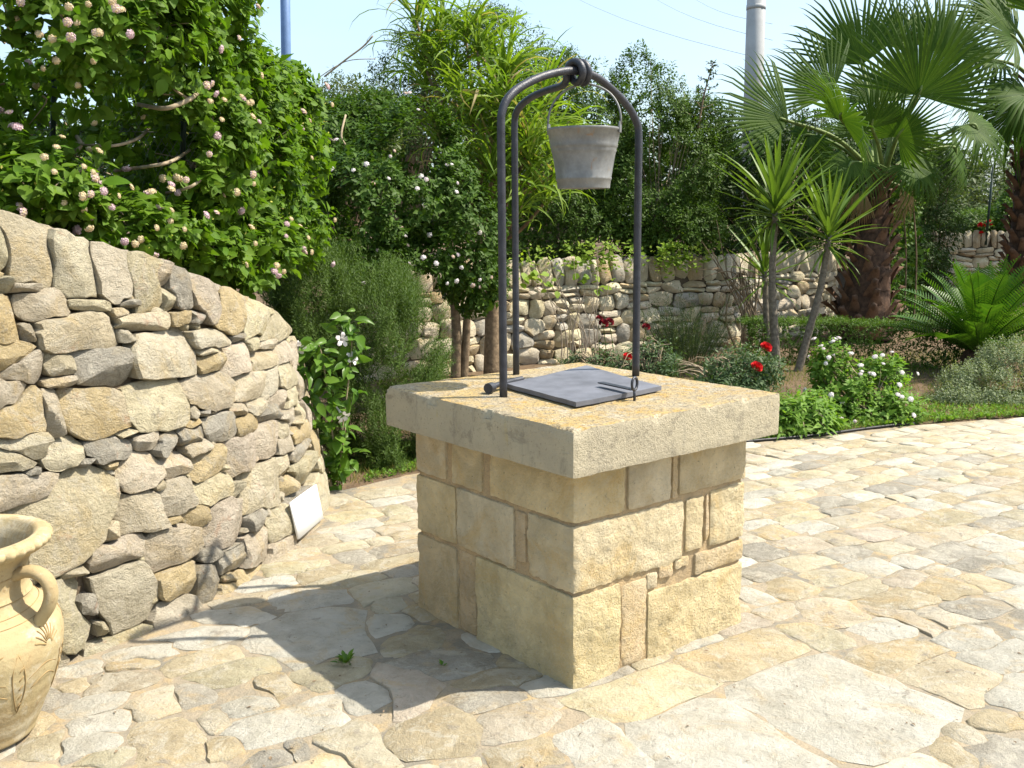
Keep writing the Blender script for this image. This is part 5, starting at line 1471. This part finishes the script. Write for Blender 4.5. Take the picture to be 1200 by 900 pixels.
# ---- fan palms
def fan_mesh(seed, half=2.1, n=44, droop=0.25):
    rng_ = np.random.default_rng(seed); V = []; F = []
    for k in range(n):
        th = -half + 2 * half * (k + 0.5) / n; dth = 2 * half / n; rr = (0.93 + 0.12 * math.cos(th * 0.7)) * rng_.uniform(0.93, 1.04)
        dr = droop * rng_.uniform(0.5, 1.6); o = len(V); sp = 0.46 + 0.08 * rng_.random(); bw = rng_.normal(0, 0.06)
        for r, w, lift in ((0.02, 0.6, 0), (sp * 0.55, 0.52, 0), (sp, 0.50, -0.02), (0.80, 0.26, -0.10 * dr / .25), (0.93, 0.11, -0.20 * dr / .25), (1.0, 0.0, -0.30 * dr / .25)):
            r_ = r * rr; rw = min(r, sp) * rr
            c = np.array([math.sin(th + bw * max(0, r - sp)) * r_, math.cos(th + bw * max(0, r - sp)) * r_, lift + 0.16 * (abs(th) / half) * r_ * 0.6 + 0.10 * r_ * r_])
            t_ = np.array([math.cos(th), -math.sin(th), 0]); ww = dth * rw * w
            V += [tuple(c - t_ * ww + np.array([0, 0, -0.25 * ww])), tuple(c + np.array([0, 0, 0.35 * ww])), tuple(c + t_ * ww + np.array([0, 0, -0.25 * ww]))]
        for i in range(5):
            q = o + i * 3; F += [[q, q + 1, q + 4, q + 3], [q + 1, q + 2, q + 5, q + 4]]
    return mesh('fan', np.array(V), F, MAT['palm_leaf'], False)


FAN = [fan_mesh(1, 1.65, 36, 0.25), fan_mesh(2, 1.25, 28, 0.2), fan_mesh(3, 2.0, 40, 0.6), fan_mesh(4, 2.3, 44, 0.35), fan_mesh(5, 0.7, 20, 0.8)]
FAN[4].materials[0] = MAT['dead_palm']


def fan_palm(label, base, crown, r0, r1, fans, seed, boots=True):
    rng = np.random.default_rng(seed); b = base.copy()
    t = thing('fan_palm', label, 'palm tree', b)
    mid = 0.5 * (base + crown) + np.array([0.0, 0, 0]); pp = smooth_path([base, mid, crown], 10)
    rad = np.interp(np.linspace(0, 1, len(pp)), [0, .12, .5, .85, 1], [r0 * 1.1, r0, (r0 + r1) / 2, r1, r1 * .9]); V, F = tube(pp, rad * 0.86, 16); place('trunk', mesh('trunk', V - b, F, MAT['palm_core'], True), t)
    if boots:
        # cut leaf bases, in a spiral up the trunk
        BM = []
        for k in range(3):
            r_ = np.random.default_rng(k); V = []; F = []
            for i in range(5):
                s = i / 4; w = 0.075 * (1 - 0.62 * s) * (1 + 0.1 * r_.normal()); o = 0.02 + 0.10 * s ** 1.5
                V += [(-w, s * 0.19, o * 0.55 - 0.01), (0, s * 0.20, o), (w, s * 0.19, o * 0.55 - 0.01)]
            V += [(0, 0.0, -0.03), (0, 0.2, 0.03)]
            for i in range(4):
                q = i * 3; F += [[q, q + 1, q + 4, q + 3], [q + 1, q + 2, q + 5, q + 4]]
            F += [[12, 13, 16], [13, 14, 16]]
            BM.append(mesh('leaf_base', np.array(V), F, MAT['palm_boot'], False))
        ht = np.linalg.norm(crown - base); nb = int(ht / 0.021)
        for i in range(nb):
            s = (i + 0.5) / nb; j = s * (len(pp) - 1); c = pp[int(j)] + (pp[min(int(j) + 1, len(pp) - 1)] - pp[int(j)]) * (j % 1); r = np.interp(j, np.arange(len(pp)), rad)
            a = i * 2.39996 + rng.normal(0, .1); o = np.array([math.cos(a), math.sin(a), 0])
            place('leaf_base', BM[i % 3], t, c + o * r * 0.84 - b, rot=frame(unit(np.array([0, 0, 1.0]) + o * 0.22 + rng.normal(0, .14, 3)), o), scale=float(rng.uniform(0.8, 1.2) * (0.62 + 0.58 * r / r0)))
    for (u, v, Y, ax, nr, s, k) in fans:
        h = at(u, v, Y); fr = place('frond', FAN[k], t, h - b, rot=frame(ax, nr), scale=s)
        c0 = crown + np.array([rng.normal(0, .05), rng.normal(0, .05), -0.1]); out = unit(h - c0)
        mid = c0 + (h - c0) * 0.5 + np.array([0, 0, 0.10]) * np.linalg.norm(h - c0); pth = smooth_path([c0, mid, h, h + unit(np.array(ax, float)) * 0.12], 6)
        V, F = tube(pth, np.linspace(0.035, 0.012, len(pth)), 6)
        Mi = fr.rotation_euler.to_matrix().transposed(); V = (np.array([Mi @ Vector(q) for q in (V - h)])) / s
        place('petiole', mesh('petiole', V, F, MAT['palm_rib'], True), fr)
    return t


base = at(1010, 388, 12.8); base[2] = 0.05; crown = at(1031, 205, 12.9)
A_ = lambda x, z, y=0.0: (x, y, z)
fans = [
    (924, 142, 12.4, A_(-0.95, 0.30, -.1), (0.15, -0.85, 0.45), 1.0, 1),
    (974, 112, 12.9, A_(-0.72, 0.70, .1), (0.2, -0.9, 0.25), 0.92, 1),
    (1010, 76, 13.3, A_(-0.30, 0.95, .05), (0.0, -1.0, 0.15), 1.05, 1),
    (986, 140, 12.0, A_(-0.25, 0.55, -.75), (0.05, -0.70, 0.7), 0.78, 3),
    (1076, 112, 12.3, A_(0.22, 0.95, -.2), (0.1, -0.92, 0.3), 1.12, 0),
    (1058, 60, 13.6, A_(-0.05, 1.0, .2), (0.1, -0.9, 0.2), 0.85, 1),
    (1100, 66, 13.4, A_(0.55, 0.85, .2), (-0.1, -0.9, 0.2), 0.95, 1),
    (1136, 146, 12.5, A_(0.75, -0.55, -.2), (0.35, -0.65, 0.65), 0.70, 2),
    (1116, 172, 13.3, A_(0.5, -0.85, .1), (0.5, -0.5, 0.6), 0.72, 2),
    (1050, 150, 13.6, A_(0.3, 0.6, .8), (0.2, -0.6, 0.7), 0.75, 0),
    (948, 158, 13.4, A_(-0.6, -0.7, .2), (-0.4, -0.5, 0.6), 0.62, 2),
    (985, 185, 13.3, A_(-0.45, -0.85, .0), (-0.4, -0.6, 0.5), 0.60, 2),
    (1085, 190, 13.5, A_(0.4, -0.9, .1), (0.4, -0.6, 0.5), 0.65, 2),
    (1010, 160, 13.9, A_(-0.2, 0.5, .9), (0, -0.5, 0.8), 0.75, 0),
    (1030, 120, 13.7, A_(-0.1, 0.9, .5), (0, -0.8, 0.5), 0.8, 0),
    (1022, 150, 12.3, A_(-0.15, 0.8, -.5), (0, -0.8, 0.55), 0.62, 0),
    (1052, 160, 12.4, A_(0.35, 0.7, -.5), (0.1, -0.75, 0.6), 0.62, 3),
    (1000, 190, 12.5, A_(-0.6, -0.5, -.5), (-0.3, -0.7, 0.5), 0.55, 2),
    (1068, 192, 12.5, A_(0.65, -0.6, -.3), (0.3, -0.7, 0.5), 0.58, 2),
    (1012, 222, 12.7, A_(-0.3, -0.95, -.1), (-0.3, -0.85, 0.2), 0.5, 4),
    (1056, 220, 12.8, A_(0.25, -0.95, -.1), (0.4, -0.85, 0.2), 0.5, 4),
]
fan_palm('fan palm with shaggy brown trunk and wide fan fronds behind the yuccas', base, crown, 0.40, 0.15, fans, 131)
base2 = at(1199, 340, 15.5); base2[2] = 0.3; crown2 = at(1216, 90, 15.6)
fans2 = [
    (1190, 45, 14.8, A_(-0.8, 0.5, -.2), (0.2, -0.7, 0.6), 1.05, 0), (1205, 110, 14.6, A_(-0.9, -0.2, -.3), (-0.1, -0.5, 0.8), 1.0, 2), (1180, 20, 15.6, A_(-0.6, 0.8, .1), (0, -0.9, 0.3), 1.0, 1),
    (1196, 125, 15.0, A_(-0.6, -0.75, -.1), (-0.4, -0.6, 0.6), 0.95, 2), (1230, 20, 15.0, A_(0.3, 0.9, -.2), (0, -0.9, 0.4), 1.1, 0), (1250, 90, 15.0, A_(0.9, 0.1, -.2), (0.1, -0.6, 0.8), 1.1, 0), (1240, 130, 15, A_(0.7, -0.7, 0), (0.4, -0.6, 0.6), 1, 2), (1165, 70, 15.4, A_(-0.95, 0.15, .1), (0.1, -0.5, 0.85), 0.95, 2)]
fan_palm('second fan palm half out of view at the right edge', base2, crown2, 0.30, 0.19, fans2, 132)

# ---- growth behind the palm
shrub('cypress', 'dark ragged cypress behind the fan palm trunk', 'tree', [(1085, 215, 15.5, 32, 50, .5), (1090, 270, 15.3, 36, 50, .5), (1075, 310, 15, 32, 50, .5), (1060, 240, 15.6, 30, 60, .5), (1095, 180, 15.8, 26, 30, .4), (1100, 320, 15.2, 18, 30, .3), (1040, 200, 16.4, 40, 40, .4)], 2600, 8, 0.22, 0.07, 0.028, 'dark_leaf', 141, kind='mid', gap=-0.3, droop=0.6, up=-0.2, foot=None, lo=0.5, base=(*at(1090, 370, 15.3)[:2], 0.0), stemmat='bark')
rng = np.random.default_rng(77)
b = at(1055, 385, 13.9); b[2] = 0.0
iv = thing('ivy', 'green ivy hanging in a curtain right of the shaggy palm trunk', 'climbing plant', b)
n = 520; u = rng.uniform(1038, 1078, n) + rng.normal(0, 4, n); v = rng.uniform(205, 385, n); P_ = np.array([at(a, c, 13.9 + 0.012 * (a - 1040) + rng.normal(0, .08)) for a, c in zip(u, v)])
arr, D = sprigs(P_, np.tile([0.3, -0.9, 0.2], (n, 1)), 6, 0.12, 0.085, 0.085, rng, up=-0.1, droop=0.5)
V, F = scatter('mid', *arr); o = place('foliage', mesh('foliage', V - b, F, MAT['ivy']), iv); o['kind'] = 'stuff'
q = [tube(smooth_path([at(x, 390, 13.95), at(x + 4, 300, 13.95), at(x - 3, 205, 13.95)], 5), 0.012, 5) for x in (1045, 1058, 1070)]
V, F = join(q); o = place('stem', mesh('stem', V - b, F, MAT['bark'], True), iv)
BGG = 'shrubs above the distant wall'
shrub('garden_shrub', 'bright green shrub above the distant wall at the right edge', 'shrub', [(1185, 262, 18.2, 26, 26, .5), (1205, 240, 18.6, 30, 40, .6)], 700, 7, .15, .10, .075, 'box', 151, group=BGG, foot=None, gap=-.3)
shrub('garden_shrub', 'small bright shrub above the left end of the distant wall', 'shrub', [(1140, 268, 18.4, 24, 18, .5), (1120, 272, 18.6, 18, 12, .4)], 520, 7, .15, .09, .06, 'hedge', 152, group=BGG, foot=None, gap=-.3)
shrub('background_tree', 'pale green trees far behind the distant wall', 'tree', [(1130, 225, 30, 55, 40, 2), (1185, 205, 31, 50, 50, 2), (1230, 215, 31, 60, 60, 2), (1080, 220, 32, 50, 50, 2), (1160, 250, 28, 70, 25, 1.5)], 2200, 7, .5, .19, .12, 'olive_leaf', 153, foot=None, gap=-.2, gapf=.8)
shrub('background_tree', 'wide dark tree line far behind the hedges', 'tree', [(200, 200, 40, 260, 60, 3), (500, 200, 42, 260, 70, 3), (780, 215, 42, 200, 60, 3), (980, 215, 40, 160, 55, 3)], 5200, 6, .8, .50, .36, 'dark_leaf', 154, foot=None, gap=-.3, gapf=.5)
shrub('garden_shrub', 'low mixed greenery spilling along the top of the distant wall', 'shrub', [(1150, 275, 18.3, 35, 9, .3), (1200, 275, 18.3, 40, 9, .3), (1120, 274, 18.6, 40, 12, .5), (1170, 272, 18.8, 50, 12, .5), (1220, 272, 18.9, 50, 14, .5), (1150, 262, 22, 80, 16, 1.0), (1230, 258, 22, 60, 20, 1.0)], 2600, 6, .15, .09, .05, 'hedge', 155, group=BGG, foot=None, gap=-.3)
# red flowers beside the thin post
p = at(1156, 265, 17.9); fp = thing('red_flowers', 'small red flowers at the foot of the thin dark post', 'flowers', p)
for k in range(7):
    place('flower', ROSE[0], fp, rng.normal(0, 0.12, 3), rot=(rng.normal(0.9, .3), 0, rng.uniform(0, 6)), scale=1.0)
for u0, v0, u1, v1, Y, r, lb in ((1155, 287, 1164, 195, 17.8, .022, 'thin dark leaning post above the distant wall'), (773, 306, 773, 285, 11.75, .035, 'short dark post stump on top of the back wall')):
    V, F = tube([at(u0, v0, Y), at(u1, v1, Y)], r, 8); c = V.mean(0); tag(place('fence_post', mesh('fence_post', V - c, F, MAT['fence_post'], True), None, c), lb, 'post')

# ---- bare stems and a young vine trained on the back wall
b = at(690, 435, 10.3); b[2] = 0.0
vn = thing('dormant_vine', 'bare brown stems with few yellow-green leaves climbing the back wall', 'vine', b)
for i in range(17):
    u0 = rng.uniform(655, 705); u1 = u0 + rng.normal(-18, 22); v1 = rng.uniform(280, 350)
    pth = smooth_path([at(u0, 435, 10.75), at(u0 + rng.normal(0, 5), 390, 10.8), at(0.5 * (u0 + u1) + rng.normal(0, 6), 350, 10.84), at(u1, v1, 10.88)], 5)
    V, F = tube(pth, np.linspace(rng.uniform(.004, .009), .0025, len(pth)), 5, False); place('stem', mesh('stem', V - b, F, MAT['dead_twig'], True), vn)
for (u, v, k) in ((630, 322, 9), (645, 335, 8), (690, 322, 10), (615, 330, 6), (700, 335, 6), (680, 305, 5)):
    for _ in range(k):
        p = at(u + rng.normal(0, 7), v + rng.normal(0, 6), 10.62 + 0.004 * (u - 620)); place('leaf', CM[2] if False else LM[2], vn, p - b, rot=frame(unit(np.array([rng.normal(), -.6, rng.normal(-.3, .5)])), unit(np.array([.4, -.7, .7]) + rng.normal(0, .2, 3))), scale=float(rng.uniform(.06, .11)))
for o in vn.children:
    if o.name.startswith('leaf'):
        o.data = mesh('vine_leaf', TV * np.array([1.1, 1, .5]), TF, MAT['vine'], True) if 'VL' not in globals() else VL; VL = o.data
b = at(868, 420, 11.0); b[2] = 0.0
v2 = thing('dormant_vine', 'tangle of dark woody stems where the back wall turns away', 'vine', b)
for i in range(22):
    u0 = rng.uniform(862, 890); u1 = u0 + rng.normal(-15, 28); v1 = rng.uniform(255, 350)
    pth = smooth_path([at(u0, 415, 11.6), at(u0 + rng.normal(4, 5), 370, 11.6), at(0.5 * (u0 + u1) + rng.normal(0, 8), 320, 11.6), at(u1, v1, 11.5)], 5)
    V, F = tube(pth, np.linspace(rng.uniform(.008, .022), .003, len(pth)), 5, False); place('stem', mesh('stem', V - b, F, MAT['bark'], True), v2)
# leaves creeping over the wall top
n = 230; u = np.concatenate([rng.uniform(600, 850, 90), rng.normal(790, 16, 80), rng.normal(700, 18, 60)]); P_ = np.array([at(a, 300 + 0.0 * a + rng.normal(0, 9), 11.15 + 0.0045 * (a - 690)) for a in u])
arr, D = sprigs(P_, np.tile([0.1, -0.7, 0.6], (n, 1)), 4, .1, .06, .055, rng, droop=.3)
b = at(770, 300, 10.7); cr_ = thing('creeper', 'yellow-green creeper leaves along the top of the back wall', 'climbing plant', b)
V, F = scatter('mid', *arr); o = place('foliage', mesh('foliage', V - b, F, MAT['vine'])); o.parent = cr_; o['kind'] = 'stuff'

# ---- weeds in the paving
def weed(u, v, r, n, seed, label):
    rng = np.random.default_rng(seed); b = ground_at(u, v, 0.004); t = thing('weed', label, 'weed', b, group='weeds in the paving joints')
    for i in range(n):
        a = rng.uniform(0, 6.28); d = unit(np.array([math.cos(a), math.sin(a), rng.uniform(.3, 1.3)]))
        place('leaf', WM, t, d * rng.uniform(0, r * .7), rot=frame(d, unit(np.array([-d[0], -d[1], 1.2]))), scale=float(r * rng.uniform(.5, .9)))


WM = mesh('weed_leaf', TV * np.array([.7, 1, 1]), TF, MAT['trumpet'], True)
weed(405, 778, 0.048, 26, 1, 'larger green weed growing between paving stones in the well shadow')
weed(519, 781, 0.022, 9, 2, 'tiny green weed close to the left face of the well')

# ---- poles and wires
def pole(u, v0, v1, Y, r, mat, label):
    p0 = at(u[0], v0, Y); p1 = at(u[1], v1, Y); c = p0.copy(); t = thing('utility_pole', label, 'pole', c)
    V, F = tube([p0, p0 * .5 + p1 * .5, p1], [r * 1.06, r, r * .94], 20); place('shaft', mesh('shaft', V - c, F, MAT[mat], True), t)
    j = p0 + (p1 - p0) * 0.72; V, F = tube([j, j + (p1 - p0) * 0.012], r * 1.012, 20); place('collar', mesh('collar', V - c, F, MAT[mat], True), t)


pole((876, 890), 330, -120, 17.0, 0.155, 'pole', 'grey cylindrical utility pole rising behind the fan palm')
pole((339, 332), 330, -160, 24.0, 0.115, 'blue_pole', 'slim blue pole rising behind the left lantana')
for k, (a, c, lb) in enumerate((((640, -20), (905, 72), 'lowest overhead wire running to the grey pole'), ((740, -20), (905, 47), 'middle overhead wire running to the grey pole'), ((790, -20), (905, 28), 'highest overhead wire running to the grey pole'))):
    p0 = at(*a, 30.0); p1 = at(*c, 17.0); d = p1 - p0
    pts = [p0 + d * s - np.array([0, 0, 0.5 * math.sin(math.pi * max(0, min(1, s)))]) * 0.4 for s in np.linspace(-1.0, 1, 16)]
    V, F = tube(pts, 0.0045, 5, False); c0 = V.mean(0); tag(place('overhead_wire', mesh('overhead_wire', V - c0, F, MAT['wire'], True), None, c0), lb, 'cable', 'overhead wires')

rng = np.random.default_rng(99)
n = 170; u = rng.uniform(0, 1200, n); v = 480 + 420 * rng.random(n) ** 0.8; P_ = np.array([ground_at(a, c, 0.006) for a, c in zip(u, v)])
ok = np.array([(p[1] < bed_y(p[0])) and not in_well(p[0], p[1], 0.03) and math.hypot(p[0] - WC[0], p[1] - WC[1]) > WR + 0.05 for p in P_]); P_ = P_[ok]; n = len(P_)
a = rng.uniform(0, 6.28, n); L = rng.uniform(.006, .022, n)
V, F = scatter('mid', P_, np.stack([np.cos(a), np.sin(a), rng.normal(0, .1, n)], -1), np.tile([0, 0, 1.0], (n, 1)) + rng.normal(0, .2, (n, 3)), L, L * rng.uniform(.4, .9, n))
o = place('leaf_litter', mesh('leaf_litter', V, F, MAT['bark'])); o['kind'] = 'stuff'; tag(o, 'small dry leaf scraps and crumbs scattered over the pale paving', 'debris')
